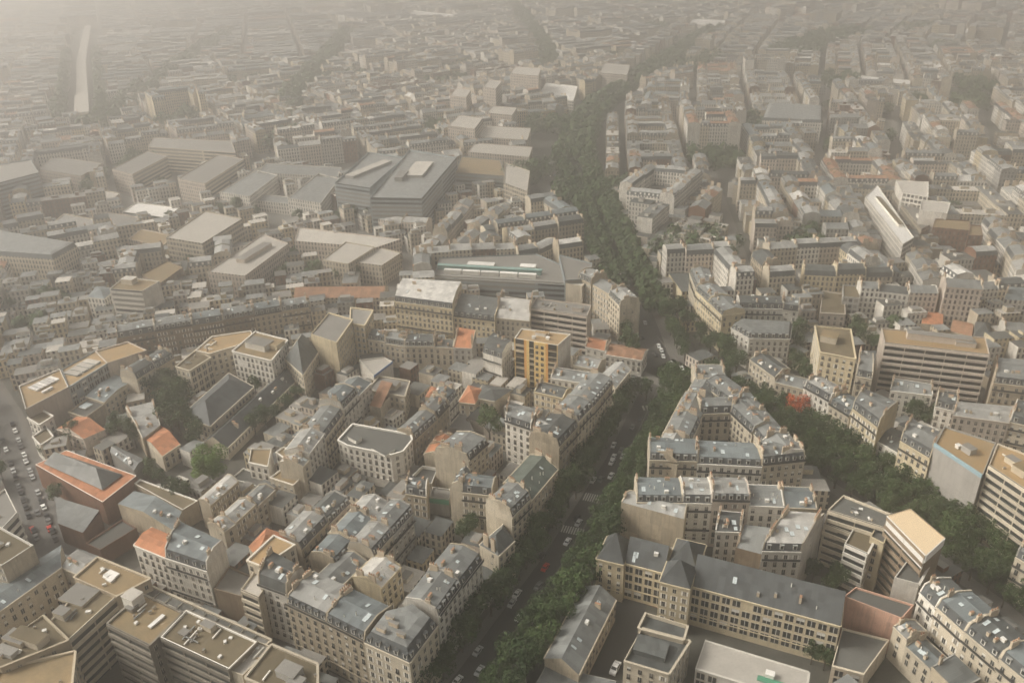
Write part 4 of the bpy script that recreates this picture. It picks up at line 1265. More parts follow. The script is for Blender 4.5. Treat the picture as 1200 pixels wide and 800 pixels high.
house(P([(344, 349), (449, 349), (455, 335), (350, 337)], 11), 11, 'gable', 'cream', 'oldtile', 'fpfp', name='long_building', label='long cream building under a single brown tile roof', pitch=3.5, chim=False)
row([(138, 397), (182, 389), (262, 376), (330, 364), (362, 359)], 18, 11, 16, walls=('beige', 'brown', 'beige'), rms=('zinc', 'blue'), jit=.5)
flat(P([(128, 338), (166, 341), (187, 329), (146, 324)], 24), 24, 'white', 'f_brown', 'rppf', name='apartment_block', label='balconied apartment block with rounded pinkish end wall', huts=((.35, .6, 7, 5, 3, 'w_cream', 'f_pale'),))
house(P([(102, 348), (122, 350), (137, 338), (113, 335)], 16), 16, 'hip', 'white', 'blue', 'ffff', label='plain white house with bluish roof left of the balconied block', pitch=2, chim=True)
flat(P([(186, 333), (214, 313), (196, 305), (166, 321)], 17), 17, 'brown', 'f_brown', 'fppp', label='brown walled block behind the balconied block')
flat(P([(194, 278), (237, 285), (284, 256), (240, 247)], 22), 22, 'cream', 'f_pale', 'ggff', label='slab office with white grid facade and long side wing')
flat(P([(243, 318), (287, 323), (338, 285), (308, 274)], 17), 17, 'pink', 'f_pale', 'ffff', label='long cream terraced hospital wing with cluttered roof', huts=((.5, .5, 6, 30, 2.5),))
flat(P([(378, 304), (408, 309), (440, 289), (405, 283)], 16), 16, 'cream', 'f_pale', 'ffff', label='square cream hospital block beside the courtyard trees')
flat(P([(345, 282), (440, 290), (470, 280), (350, 266)], 15), 15, 'pink', 'f_pale', 'ffff', label='low cream hospital range behind the square block')
flat(P([(400, 305), (447, 311), (470, 296), (440, 288)], 14), 14, 'cream', 'f_pale', 'ffff', label='cream hospital wing at the corner of the quiet street')
flat(P([(-20, 298), (62, 304), (90, 288), (0, 273)], 20), 20, 'cream', 'r_zinc', 'ffpp', label='long corner apartment building with dormered mansard at far left', mansard=('r_slate', 'r_zinc', 2.6, 1.2))
# hospital
flat(P([(433, 231), (494, 232), (535, 184), (480, 175)], 28), 28, 'steel', 'r_zinc', 'rrpp', name='hospital_block', label='big blue-grey hospital block with ribbed flat roof', par=1.5, huts=((.55, .55, 14, 40, 2, 'w_grey', 'f_pale'), (.3, .4, 6, 20, 3, 'w_grey', 'f_grey')))
flat(P([(392, 214), (433, 220), (474, 184), (432, 178)], 27), 27, 'steel', 'r_zinc', 'rppp', name='hospital_block', label='second blue-grey hospital block joined on the left', par=1.5, huts=((.5, .5, 8, 50, 2, 'w_grey', 'f_pale'),))
flat(P([(533, 202), (592, 206), (586, 187), (541, 183)], 18), 18, 'steel', 'f_brown', 'rppp', name='hospital_block', label='lower glass hospital wing right of the big block')
flat(P([(590, 214), (618, 224), (621, 200), (592, 190)], 19), 19, 'cream', 'f_pale', 'ggpp', label='pale wedge building with a white roof ladder by the far crossroads')
flat(P([(257, 225), (292, 230), (325, 205), (300, 199)], 15), 15, 'white', 'r_zinc', 'ffff', label='left wing of the pale courtyard school')
flat(P([(337, 232), (376, 238), (398, 209), (373, 203)], 15), 15, 'white', 'r_zinc', 'ffff', label='right wing of the pale courtyard school')
flat(P([(301, 202), (396, 207), (400, 196), (312, 191)], 15), 15, 'white', 'r_zinc', 'ffff', label='rear range of the pale courtyard school')
flat(P([(290, 234), (340, 239), (343, 231), (296, 226)], 9), 9, 'white', 'r_zinc', 'ffff', label='low front range closing the pale courtyard school')
flat(P([(131, 198), (155, 204), (196, 183), (172, 177)], 20), 20, 'pink', 'f_grey', 'frff', label='left arm of the U shaped beige block')
flat(P([(208, 209), (240, 215), (286, 186), (255, 181)], 20), 20, 'pink', 'f_grey', 'frff', label='right arm of the U shaped beige block')
flat(P([(173, 172), (276, 179), (271, 165), (180, 161)], 22), 22, 'pink', 'f_grey', 'rfff', label='rear slab of the U shaped beige block')
flat(P([(-40, 224), (45, 202), (36, 187), (-50, 200)], 30), 30, 'steel', 'f_grey', 'rrrr', name='glass_office', label='dark glass office block at the far left edge')
flat(P([(143, 248), (195, 255), (211, 243), (160, 237)], 9), 9, 'white', 'f_white', 'rfff', label='low white hall below the beige U block')
flat(P([(45, 198), (95, 206), (120, 191), (62, 183)], 17), 17, 'pink', 'f_grey', 'ffff', label='pale block between the glass office and the beige U block')
flat(P([(893, 141), (963, 144), (963, 126), (900, 123)], 20), 20, 'white', 'r_slate', 'ffff', name='long_building', label='long white building with many windows behind distant trees', mansard=('r_slate', 'r_zinc', 2.4, 1.2))
flat(P([(630, 112), (672, 118), (677, 101), (640, 97)], 14), 14, 'white', 'f_white', 'gfff', label='distant hall with two white roof panels')

row([(512, 292), (535, 262), (556, 238)], 17, 11, 14, ('zinc', 'mans'), ('cream', 'pink'), ('pale', 'zinc'))
row([(545, 288), (575, 262), (598, 240)], 17, 11, 14, ('zinc', 'mans'), ('cream', 'pink'), ('pale', 'zinc'))
row([(608, 300), (632, 296), (655, 285)], 17, 11, 16, ('mans',), ('cream',), ('zinc', 'pale'))
row([(440, 256), (470, 262), (500, 264)], 12, 12, 20, ('zinc',), ('pink',), ('pale',))
flat(P([(110, 258), (150, 266), (165, 255), (125, 248)], 10), 10, 'pink', 'f_grey', 'ffff', label='low flat block between the white hall and the glass office')
flat(P([(150, 280), (190, 288), (205, 276), (165, 268)], 12), 12, 'pink', 'f_brown', 'ffff', label='low brown-roofed block left of the slab office')
flat(P([(95, 230), (130, 236), (140, 226), (106, 220)], 8), 8, 'cream', 'f_pale', 'ffff', label='low pale workshop near the beige U shaped block')
flat(P([(60, 262), (105, 270), (118, 258), (75, 250)], 12), 12, 'cream', 'f_grey', 'ffff', label='grey flat-roofed block under the glass office')
row([(1062, 296), (1082, 327)], 18, 12, 14, ('zinc',), ('white', 'cream'), ('zinc',))
row([(1150, 262), (1178, 292), (1192, 315)], 19, 12, 15, ('mans', 'zinc'), ('white', 'cream'), ('zinc', 'pale'))
for p_, lb in (([(808, 28), (848, 31), (850, 24), (812, 22)], 'pale long roof far off near the top of the wooded boulevard'), ([(1105, 37), (1138, 39), (1138, 34), (1106, 32)], 'thin white roof far off at upper right'), ([(1004, 93), (1066, 99), (1067, 94), (1006, 88)], 'long pale roof among the hazy blocks at upper right'), ([(480, 19), (530, 24), (533, 17), (483, 12)], 'broad pale roof fading into the haze near the top')):
    flat(P(p_, 14), 14, 'white', 'f_white', 'ffff', name='distant_block', label=lb)
for p_, h_, lb in (([(527, 112), (546, 114), (552, 105), (534, 103)], 32, 'distant pale tower block left of the tallest tower'), ([(566, 102), (581, 104), (588, 95), (573, 93)], 40, 'distant slim tower block, tallest of the hazy group'),
                   ([(598, 86), (631, 89), (634, 80), (604, 78)], 36, 'distant broad tower block right of the tallest tower'), ([(525, 147), (556, 151), (566, 138), (538, 135)], 28, 'distant white slab in front of the tower group'),
                   ([(703, 85), (735, 88), (738, 76), (708, 74)], 24, 'distant square block left of the far boulevard trees'), ([(570, 132), (600, 135), (606, 126), (577, 124)], 24, 'distant cream slab between the tower group and the boulevard'),
                   ([(560, 160), (618, 164), (622, 150), (570, 147)], 19, 'distant cream block with grey roof behind the hospital'), ([(548, 178), (620, 184), (624, 172), (556, 167)], 18, 'long cream building with dormers behind the glass hospital wing')):
    flat(P(p_, h_), h_, 'pink', 'f_pale', 'frff', name='tower_block' if h_ > 25 else 'distant_block', label=lb)

# ------------------------------------------------------------------ trees
def crown_mb(seed, n=1250, r=4.9, hh=4.4, leaf='leaf', size=.85):
    rr = random.Random(seed)
    b = MB()
    lobes = []
    for i in range(13):
        a, t = rr.uniform(0, 6.283), rr.random() ** .6
        z = rr.uniform(-.75, .9)
        k = math.sqrt(max(.1, 1 - z * z * .8))
        lobes.append((math.cos(a) * r * .72 * t * k, math.sin(a) * r * .72 * t * k, z * hh * .75, rr.uniform(1.1, 2.1) * r / 4.4, rr.random()))
    for i in range(n):
        lx, ly, lz, lr, lt = rr.choice(lobes)
        d = Vector((rr.gauss(0, 1), rr.gauss(0, 1), rr.gauss(0, 1) + .25)).normalized()
        p = Vector((lx, ly, lz)) + d * lr * (rr.random() ** .25)
        nrm = (d + Vector((rr.gauss(0, .5), rr.gauss(0, .5), rr.gauss(0, .5)))).normalized()
        t1 = nrm.orthogonal().normalized()
        t1 = (t1 * math.cos(i) + nrm.cross(t1) * math.sin(i)).normalized()
        t2 = nrm.cross(t1)
        s = size * rr.uniform(.55, 1.15)
        b.tint = min(1, max(0, lt * .6 + rr.random() * .4))
        b.face([p - t1 * s * .5, p + t2 * s * .3, p + t1 * s * .55, p - t2 * s * .35], leaf)
    return b


def trunk_data():
    b = MB()
    rr = random.Random(3)

    def limb(p, q, r0, r1, k=7):
        p, q = Vector(p), Vector(q)
        d = (q - p).normalized()
        a = d.orthogonal().normalized()
        c = d.cross(a)
        for i in range(k):
            a0, a1 = 6.283 * i / k, 6.283 * (i + 1) / k
            v0, v1 = a * math.cos(a0) + c * math.sin(a0), a * math.cos(a1) + c * math.sin(a1)
            b.face([p + v0 * r0, p + v1 * r0, q + v1 * r1, q + v0 * r1], 'bark')
    limb((0, 0, 0), (0.1, 0, 4.2), .34, .24)
    for i in range(6):
        a = i * 1.05 + .3
        limb((0.1, 0, 4.0 + .1 * i), (math.cos(a) * 2.2, math.sin(a) * 2.2, 7.4 + .3 * i), .17, .05, 5)
    return b.data('trunk')


TRUNK = trunk_data()
CROWNS = [crown_mb(s).data('crown') for s in range(6)]
CROWN_B = [crown_mb(20, 5200, 8.0, 6.0, 'leafbright', .85).data('crown')]
CROWN_R = [crown_mb(40, 900, leaf='leafred').data('crown')]
TREES = []


def tree_at(p, s, group, label, crown=None, name='street_tree'):
    TREES.append((p, s, group, label, crown, name))


def tree_row(pts, off, step, s, group, label, trim0=0, trim1=0):
    l_ = offset_line(pts, -off)
    run = 0.0
    for i in range(len(l_) - 1):
        L = (l_[i + 1] - l_[i]).length
        t = 0.0
        while t < L:
            p = l_[i].lerp(l_[i + 1], t / L)
            t += step * rnd.uniform(.85, 1.15)
            if trim0 <= run + t:
                tree_at(p + Vector((rnd.uniform(-.8, .8), rnd.uniform(-.8, .8))), s * rnd.uniform(.82, 1.2), group, label)
        run += L


tree_row(bw, -10.0, 6.3, 1.12, 'trees on the left side of the main boulevard', 'dark leafy plane tree in the left row of the main boulevard')
tree_row(bw, 6.6, 6.5, .98, 'trees beside the median of the main boulevard', 'dark leafy plane tree right of the median kerb on the main boulevard')
tree_row(bw, 13.0, 6.5, 1.12, 'trees on the right side of the main boulevard', 'dark leafy plane tree along the right pavement of the main boulevard')
far_m = [U(766, 425), U(745, 370), U(715, 300), U(690, 240), U(672, 195)]
tree_row(far_m, -11, 8, 1.0, 'trees on the left side of the boulevard past the crossroads', 'leafy tree along the left side of the boulevard past the crossroads')
tree_row(far_m, 8, 7.5, 1.05, 'trees on the inner right side of the boulevard past the crossroads', 'leafy tree in the inner right row of the boulevard past the crossroads', 55)
tree_row(far_m, 15, 7.5, 1.1, 'trees on the outer right side of the boulevard past the crossroads', 'leafy tree in the outer right row of the boulevard past the crossroads')
tree_row([U(735, 345), U(715, 300), U(690, 240)], -3, 9, 1.0, 'trees in the middle of the boulevard past the crossroads', 'leafy tree in the middle of the boulevard past the crossroads')
for off, nm in ((-9.5, 'near'), (-3.2, 'inner near'), (3.2, 'inner far'), (9.5, 'far')):
    tree_row([U(822, 458), U(880, 490), U(960, 540), U(1060, 600), U(1200, 700), U(1260, 745)], -off, 7.3, 1.0, 'trees in the %s row of the right hand avenue' % nm, 'dark leafy tree in the %s row of the avenue right of the triangular block' % nm)
for px, py, s, lb in ((785, 462, 1.3, 'round'), (792, 470, 1.0, 'low'), (757, 470, 1.0, 'pale'), (850, 430, 1.4, 'tall'), (842, 420, 1.3, 'broad'), (862, 442, 1.2, 'wide'), (832, 415, 1.1, 'thin'), (820, 405, 1.2, 'dark'), (805, 392, 1.2, 'dense'), (795, 380, 1.2, 'full')):
    tree_at(U(px, py), s, 'trees at the crossroads', 'dark leafy tree standing at the big crossroads')


def clump(label, group, pts, s=1.0, crown=None, name='tree'):
    for q_ in pts:
        p = U(q_[0], q_[1])
        tree_at(p, s * rnd.uniform(.85, 1.15) * (q_[2] if len(q_) > 2 else 1), group, label, crown, name)


clump('dark tree in the deep garden left of the convent', 'trees in the convent garden', [(185, 470), (198, 465), (210, 472), (192, 485), (206, 492), (220, 498), (212, 510), (228, 515), (215, 482), (202, 505), (232, 528)], 1.25)
clump('large bright green tree below the chapel end', None, [(250, 562, 1.0)], 1.0, 'b')
clump('small dark tree in the yard left of the bright green tree', 'trees in the yard', [(180, 562), (190, 575), (205, 588), (215, 592)], .8)
clump('dark courtyard tree between the chapel and the pale terrace', 'trees beside the chapel', [(300, 510), (312, 500), (325, 495), (336, 484), (350, 470)], .9)
clump('tree beside the long chapel, against the white apartment building', 'trees behind the convent', [(262, 492), (300, 462), (352, 450)], .8)
clump('dark tree in the yard of the brick hall', 'trees by the brick hall', [(140, 520), (150, 512), (138, 508), (90, 525), (80, 520), (160, 525)], .9)
clump('dark tree below the apartment terrace left of the chapel group', 'trees behind the bent ochre roof', [(225, 450), (238, 455), (250, 448), (380, 440), (372, 432)], .9)
clump('dark courtyard tree behind the cream gable', None, [(574, 522, 1.4)], 1.0)
clump('tall narrow dark tree in the courtyard near the long white wall', None, [(386, 655, 1.0)], 1.0)
clump('dark ivy-like tree beside the small hipped boulevard house', 'trees behind the boulevard row', [(543, 640), (552, 628), (560, 620)], .9)
clump('dark tree beside the white corner building', 'trees beside the white corner building', [(932, 420), (935, 408), (930, 436), (938, 450), (928, 398)], 1.1)
clump('dark tree in the garden between the yellowish and pinkish blocks', 'trees behind the stepped building', [(1005, 408), (1012, 402), (1020, 412), (1000, 400), (1045, 395)], 1.0)
clump('tree in the courtyard of the balconied row on the right', 'trees in the right courtyard', [(1040, 392), (1052, 394)], .7)
clump('dark garden tree behind the ornate avenue buildings', 'trees behind the avenue buildings', [(1070, 500), (1085, 503), (1100, 500), (1110, 506)], 1.0)
clump('orange-red tree on the avenue', None, [(931, 500, 1.45)], 1.0, 'r')
clump('tree in the dark yard of the terraced block', 'trees in the terrace yard', [(952, 682), (968, 700), (978, 696), (938, 678)], .8)
clump('dark tree beside the low dark roof near the institution', 'trees in the institution yard', [(960, 765), (950, 778), (965, 785)], .7)
clump('tree in the hospital courtyard', 'trees in the hospital courtyard', [(330, 332), (340, 328), (365, 332), (372, 328), (400, 332), (408, 328), (430, 324), (438, 320), (420, 330)], 1.1)
clump('street tree at the left kerb of the far left street', 'trees by the far left street', [(-4, 540), (4, 562), (10, 640), (28, 655), (-8, 520), (46, 500), (58, 540), (66, 565), (70, 590)], .75)
clump('tree in the wooded garden at far left', 'trees in the far left garden', [(60, 365), (70, 360), (80, 368), (30, 395), (45, 392), (55, 395), (15, 372)], 1.2)
clump('tree in the walled garden on the right beyond the V shaped block', 'trees in the right walled garden', [(925, 310), (935, 305), (945, 300), (955, 310), (935, 295), (948, 290), (960, 298), (925, 298)], 1.4)
clump('tree among the zinc roofs right of the boulevard', 'trees among the roofs on the right', [(822, 312), (800, 318), (850, 345)], 1.0)
clump('tree in the hospital grounds', 'trees in the hospital grounds', [(280, 250), (260, 255), (245, 245), (300, 258), (350, 262), (200, 262), (220, 232), (240, 236), (300, 218), (330, 222), (178, 215), (190, 225), (165, 230), (430, 262), (415, 258), (400, 262), (470, 275), (485, 285), (340, 312), (350, 305), (235, 330), (225, 322), (300, 340), (290, 335)], 1.0)
clump('hazy tree in the grove left of the courtyard school', 'trees in the grove', [(x, y) for x, y in ((318, 180), (330, 172), (340, 160), (325, 165), (350, 150), (335, 185), (345, 170), (330, 150), (352, 135), (342, 140))], 1.6)
clump('hazy tree behind the hospital block', 'trees behind the hospital', [(500, 170), (508, 165), (515, 172), (520, 160), (505, 158), (498, 178), (512, 150)], 1.5)
clump('tree by the beige U block', 'trees by the beige U block', [(110, 225), (105, 232), (50, 205), (125, 215)], 1.3)
clump('hazy tree in front of the long white building', 'trees in front of the long white building', [(880, 150), (890, 155), (900, 157), (915, 156), (930, 154), (945, 156), (955, 160), (875, 165), (885, 170)], 1.5)
clump('hazy tree right of the long white building', 'trees right of the long white building', [(965, 105), (975, 110), (985, 108), (970, 98), (990, 103), (1000, 106)], 1.7)

bb = [U(*p) for p in BOUL2[4:]]
l0, l1 = offset_line(bb, 30), offset_line(bb, -24)
for i in range(1, len(bb) - 1):
    mark([l0[i], l0[i + 1], l1[i + 1], l1[i]])
for off in (-14, -5, 4, 13):
    tree_row(bb, off, 11, rnd.choice((1.3, 1.5)), 'hazy trees along the far boulevard', 'hazy tree in the wide wooded strip of the far boulevard')
fb = [U(*p) for p in ((644, 92), (637, 62), (616, 30), (600, 10))]
for off in (-10, 0, 10):
    tree_row(fb, off, 14, 1.7, 'hazy trees along the far left avenue', 'hazy tree on the distant avenue left of the wooded boulevard')
for pts, offs in (([(108, 165), (160, 125), (215, 85), (270, 45)], (-9, 9)), ([(340, 130), (375, 90), (410, 45)], (-9, 0, 9)), ([(925, 75), (950, 62), (1000, 45)], (-30, -15, 0, 15, 30)), ([(800, 95), (820, 85), (838, 78)], (-15, 0, 15)), ([(1060, 45), (1110, 38)], (-12, 0, 12)), ([(200, 160), (232, 146)], (-6, 6)), ([(85, 150), (87, 120), (90, 70)], (-12,)), ([(108, 150), (112, 120), (108, 70)], (10,))):
    for off in offs:
        tree_row([U(*p) for p in pts], off, 15, 1.8, 'hazy trees far off', 'hazy distant tree in a far off wooded street')
TREES.sort(key=lambda t: t[0].length)
far_mb = MB()
NT = 0
for p, s, grp, lb, cr, nm in TREES:
    px, py = to_px(p.x, p.y, 6)
    if not (-40 < px < 1240 and -40 < py < 860):
        continue
    s_ = 3.2 if cr == 'b' else s
    mark([p + Vector((a * 2.5 * s_, b_ * 2.5 * s_)) for a, b_ in ((-1, -1), (1, -1), (1, 1), (-1, 1))])
    if NT < 295:
        NT += 1
        r_ = empty(nm, (p.x, p.y, 0), rnd.uniform(0, 6.28))
        r_.scale = (s, s, s * rnd.uniform(.9, 1.1))
        tag(r_, lb, 'tree', grp)
        inst('trunk', TRUNK, r_, Matrix.Identity(4))
        me = CROWN_B[0] if cr == 'b' else CROWN_R[0] if cr == 'r' else rnd.choice(CROWNS)
        inst('crown', me, r_, Matrix.Translation((0, 0, 8.2)))
    else:
        for i in range(110):
            d = Vector((rnd.gauss(0, 1), rnd.gauss(0, 1), rnd.gauss(0, 1))).normalized()
            c = Vector((p.x, p.y, 7.5 * s)) + Vector((d.x * 4.6, d.y * 4.6, d.z * 4.6)) * s * (rnd.random() ** .3)
            t1 = (d + Vector((rnd.gauss(0, .5), rnd.gauss(0, .5), rnd.gauss(0, .5)))).orthogonal().normalized()
            t2 = d.cross(t1).normalized()
            q_ = 1.3 * s
            far_mb.tint = rnd.random()
            far_mb.face([c - t1 * q_, c - t2 * q_ * .7, c + t1 * q_, c + t2 * q_ * .7], 'leaf')
o = far_mb.build('distant_trees')
if o:
    tag(o, 'mass of hazy far-off trees lining the distant boulevards', 'trees', kind='stuff')

# ------------------------------------------------------------------ yards and open ground
yards = MB()
for pts, k in (([(622, 206), (645, 186), (672, 205), (676, 232), (652, 240), (634, 224)], 'pave'), ([(110, 220), (300, 192), (420, 204), (540, 215), (600, 250), (520, 300), (470, 352), (340, 350), (230, 335), (180, 305), (130, 270)], 'yard'), ([(203, 560), (240, 580), (262, 566), (230, 545)], 'yard'), ([(690, 790), (735, 790), (760, 700), (725, 690)], 'asphalt'), ([(736, 701), (774, 713), (776, 705), (740, 694)], 'redyard'), ([(905, 690), (950, 720), (985, 690), (945, 665)], 'yard')):
    yards.face([(p.x, p.y, .012) for p in P(pts, 0)], k)
    if len(pts) < 6:
        mark(P(pts, 0))
tag(yards.build('yard'), kind='structure')
for pts in ([(70, 770), (300, 800), (300, 900), (60, 900)], [(700, 700), (810, 730), (1000, 790), (900, 830), (690, 830)], [(60, 600), (160, 640), (175, 655), (90, 650)], [(612, 200), (640, 182), (690, 215), (690, 262), (660, 268), (628, 228)], [(258, 232), (345, 240), (395, 262), (300, 262)]):
    mark(P(pts, 0))

# ------------------------------------------------------------------ filler blocks: the rest of the city
SEEDS = [(-60, 220, 65), (0, 300, 62), (80, 270, -5), (120, 300, 30), (150, 230, 30), (-90, 300, 60), (-250, 330, 20), (-150, 420, 15), (-60, 430, 5), (-10, 520, 20), (-200, 600, 30),
         (140, 420, 5), (190, 520, 83), (240, 400, 5), (120, 560, 62), (160, 750, 83), (300, 600, 80), (320, 900, 78), (450, 800, 74), (550, 1200, 70), (350, 1400, 69), (800, 1500, 60),
         (-420, 700, 24), (-650, 1100, 24), (-300, 900, 30), (-60, 800, 20), (0, 1100, 35), (100, 1500, 25), (-500, 1700, 15), (-1000, 2000, 24), (-100, 2000, 30), (500, 2100, 20), (1000, 1900, 40), (-800, 800, 24)]
WPICK = ('cream',) * 5 + ('white',) * 6 + ('beige',) * 2 + ('pink', 'pink', 'yellow', 'grey', 'brick')
RPICK = ('zinc',) * 5 + ('pale',) * 5 + ('blue', 'blue', 'dark', 'dark', 'whitewash', 'oldtile')


CAND = []
PARK = []


HPOLY = P([(110, 220), (300, 192), (420, 204), (540, 215), (600, 250), (520, 300), (470, 352), (340, 350), (230, 335), (180, 305), (130, 270)], 0)


def HOSP(c):
    r_ = False
    for i in range(len(HPOLY)):
        a, b_ = HPOLY[i], HPOLY[i - 1]
        if (a.y > c.y) != (b_.y > c.y) and c.x < (b_.x - a.x) * (c.y - a.y) / (b_.y - a.y) + a.x:
            r_ = not r_
    return r_


def infill(sx, sy, ang, bu, bv, st, dep, near):
    ca, sa = math.cos(R(ang)), math.sin(R(ang))

    def wpt(u, v):
        return Vector((sx + u * ca - v * sa, sy + u * sa + v * ca))
    rad = 190 if near else 900
    nu, nv = int(rad / bu) + 1, int(rad / bv) + 1
    for iu in range(-nu, nu + 1):
        for iv in range(-nv, nv + 1):
            u0, v0 = iu * bu, iv * bv
            c = wpt(u0 + bu / 2, v0 + bv / 2)
            if HOSP(c) or c.y < 120 or c.length > 2900 or ((c.length < 410 or to_px(c.x, c.y, 0)[1] > 350) and -40 < to_px(c.x, c.y, 15)[0] < 1250):
                continue
            best = min(SEEDS, key=lambda s_: (s_[0] - c.x) ** 2 + (s_[1] - c.y) ** 2)
            if best[0] != sx or best[1] != sy:
                continue
            px, py = to_px(c.x, c.y, 15)
            if not (-420 < px < 1620 and -30 < py < 900):
                continue
            hb = rnd.uniform(16, 21)
            sty = (rnd.choice(WPICK), rnd.choice(RPICK), rnd.random(), rnd.random() < .45)
            if rnd.random() < .3 and bv > 44:
                for i_ in range(rnd.randrange(2, 6)):
                    PARK.append((wpt(u0 + bu * rnd.uniform(.3, .7), v0 + bv * rnd.uniform(.42, .58)), rnd.uniform(.9, 1.4)))
            if rnd.random() < .05:
                for i_ in range(26):
                    PARK.append((wpt(u0 + bu * rnd.uniform(.1, .9), v0 + bv * rnd.uniform(.1, .9)), rnd.uniform(1.1, 1.7)))
                continue
            if rnd.random() < .06:
                hb = rnd.uniform(24, 34)
            a0, a1, c0, c1 = u0 + st / 2, u0 + bu - st / 2, v0 + st / 2, v0 + bv - st / 2
            segs = []
            t = a0
            while t < a1 - 5:
                w_ = min(rnd.uniform(10, 20), a1 - t)
                if a1 - t - w_ < 6:
                    w_ = a1 - t
                segs.append((t, t + w_, c0, c0 + dep + rnd.uniform(-1, 1), 0))
                segs.append((t, t + w_, c1 - dep + rnd.uniform(-1, 1), c1, 2))
                t += w_
            t = c0 + dep
            while t < c1 - dep - 4:
                w_ = min(rnd.uniform(10, 18), c1 - dep - t)
                segs.append((a0, a0 + dep, t, t + w_, 3))
                segs.append((a1 - dep, a1, t, t + w_, 1))
                t += w_
            inner = []
            t = a0 + dep + 3
            while t < a1 - dep - 6:
                w_ = rnd.uniform(7, 14)
                if rnd.random() < .7 and c1 - c0 - 2 * dep > 9:
                    inner.append((t, min(t + w_, a1 - dep - 1), c0 + dep + rnd.uniform(0, 4), c1 - dep - rnd.uniform(0, 4), 4))
                t += w_ + rnd.uniform(0, 5)
            for s_ in segs + inner:
                q_ = [wpt(s_[0], s_[2]), wpt(s_[1], s_[2]), wpt(s_[1], s_[3]), wpt(s_[0], s_[3])]
                if s_[4] == 1:
                    q_ = [q_[1], q_[2], q_[3], q_[0]]
                elif s_[4] == 2:
                    q_ = [q_[2], q_[3], q_[0], q_[1]]
                elif s_[4] == 3:
                    q_ = [q_[3], q_[0], q_[1], q_[2]]
                if taken(q_) > (.10 if near else .12):
                    continue
                mark(q_)
                CAND.append((q_, hb + rnd.uniform(-2.5, 2.5) * (.35 if sty[3] else 1) if s_[4] != 4 else rnd.uniform(5, 13), s_[4] == 4, sty if sty[3] and s_[4] != 4 else None))


for sx, sy, ang in SEEDS:
    infill(sx, sy, ang, rnd.uniform(55, 95), rnd.uniform(44, 64), rnd.uniform(7, 11), 11, False)
for sx, sy, ang in SEEDS:          # smaller courtyard buildings in the gaps that are left
    if math.hypot(sx, sy) < 700:
        n0 = len(CAND)
        infill(sx + 3, sy + 2, ang, 26, 20, 3.5, 8, True) if False else None
        ca, sa = math.cos(R(ang)), math.sin(R(ang))
        for iu in range(-27, 28):
            for iv in range(-27, 28):
                u, v = iu * 8 + rnd.uniform(-2, 2), iv * 8 + rnd.uniform(-2, 2)
                c = Vector((sx + u * ca - v * sa, sy + u * sa + v * ca))
                best = min(SEEDS, key=lambda s_: (s_[0] - c.x) ** 2 + (s_[1] - c.y) ** 2)
                px, py = to_px(c.x, c.y, 8)
                if best != (sx, sy, ang) or not (-30 < px < 1230 and 150 < py < 830) or rnd.random() < (.6 if HOSP(c) else .12):
                    continue
                a_, b_ = rnd.uniform(3.2, 5.6), rnd.uniform(2.8, 4.6)
                q_ = [c + Vector((x * a_ * ca - y * b_ * sa, x * a_ * sa + y * b_ * ca)) for x, y in ((-1, -1), (1, -1), (1, 1), (-1, 1))]
                if taken(q_) > .16:
                    continue
                mark(q_)
                CAND.append((q_, rnd.uniform(4, 9.5) if c.length < 420 else rnd.uniform(8, 16), True, None))
def cheap(b, q_, h, low, sty=None):
    """a far building as a few faces of the one mass"""
    b.tint = rnd.random()
    wk, rk = rnd.choice(WPICK), rnd.choice(RPICK)
    if sty and rnd.random() < .8:
        wk, rk = sty[0], sty[1]
    f0, f1, b1, b0 = q_
    for (a, c, s) in ((f0, f1, 't_'), (f1, b1, 'p_' if rnd.random() < .7 else 't_'), (b1, b0, 't_'), (b0, f0, 'p_' if rnd.random() < .7 else 't_')):
        b.wall(a, c, 0, h, s + wk, rnd.randrange(9) * 2.35)
    k = sty[2] if sty else rnd.random()
    D = (b0 - f0).length
    if low or k < .18:
        b.face([(p.x, p.y, h) for p in q_], rnd.choice(('f_grey', 'f_pale', 'r_zinc', 'r_zinc', 'r_dark', 'f_dark')))
        if k < .4:
            c = (f0 + b1) / 2
            b.box(c, f1 - f0, rnd.uniform(2, 6), rnd.uniform(2, 4), h + .003, h + rnd.uniform(1, 2.6), 'p_' + wk, 'f_grey')
        return
    if k < .7:
        pr = [(0, 0, 'r_slate'), (.09, 2.5, 'r_' + rk), (.5, 3.7, 'r_' + rk), (.91, 2.5, 'r_slate'), (1, 0, None)]
    else:
        pr = [(0, 0, 'r_' + rk), (.5, rnd.uniform(1.2, 3.2), 'r_' + rk), (1, 0, None)]
    L = [Vector((*(f0.lerp(b0, t)), h + z)) for t, z, m_ in pr]
    Rr = [Vector((*(f1.lerp(b1, t)), h + z)) for t, z, m_ in pr]
    for i in range(len(pr) - 1):
        b.slope(L[i], Rr[i], Rr[i + 1], L[i + 1], pr[i][2])
    b.face(Rr, 'p_' + wk)
    b.face(L[::-1], 'p_' + wk)
    if (f0 + b1).length / 2 < 1300:
        for t0 in (.25, .7):
            if rnd.random() < .75:
                c = f0.lerp(b0, t0) + (f1 - f0).normalized() * .6
                b.box(c, b0 - f0, rnd.uniform(1.5, 3.2), .8, h, h + rnd.uniform(4.2, 5.6), 'stack', 'pots')
        if k < .7:
            n_ = max(1, int((f1 - f0).length / 3.2))
            e = (f1 - f0).normalized()
            for i in range(n_):
                b.box(f0.lerp(f1, (i + .5) / n_) + Vector((-e.y, e.x)) * .8, e, 1.2, 1.2, h + .4, h + 2.1, 'paint', 'r_dark')


def vis(c):
    px, py = to_px(c[0][0].x, c[0][0].y, c[1])
    return -400 < px < 1600 and -20 < py < 860


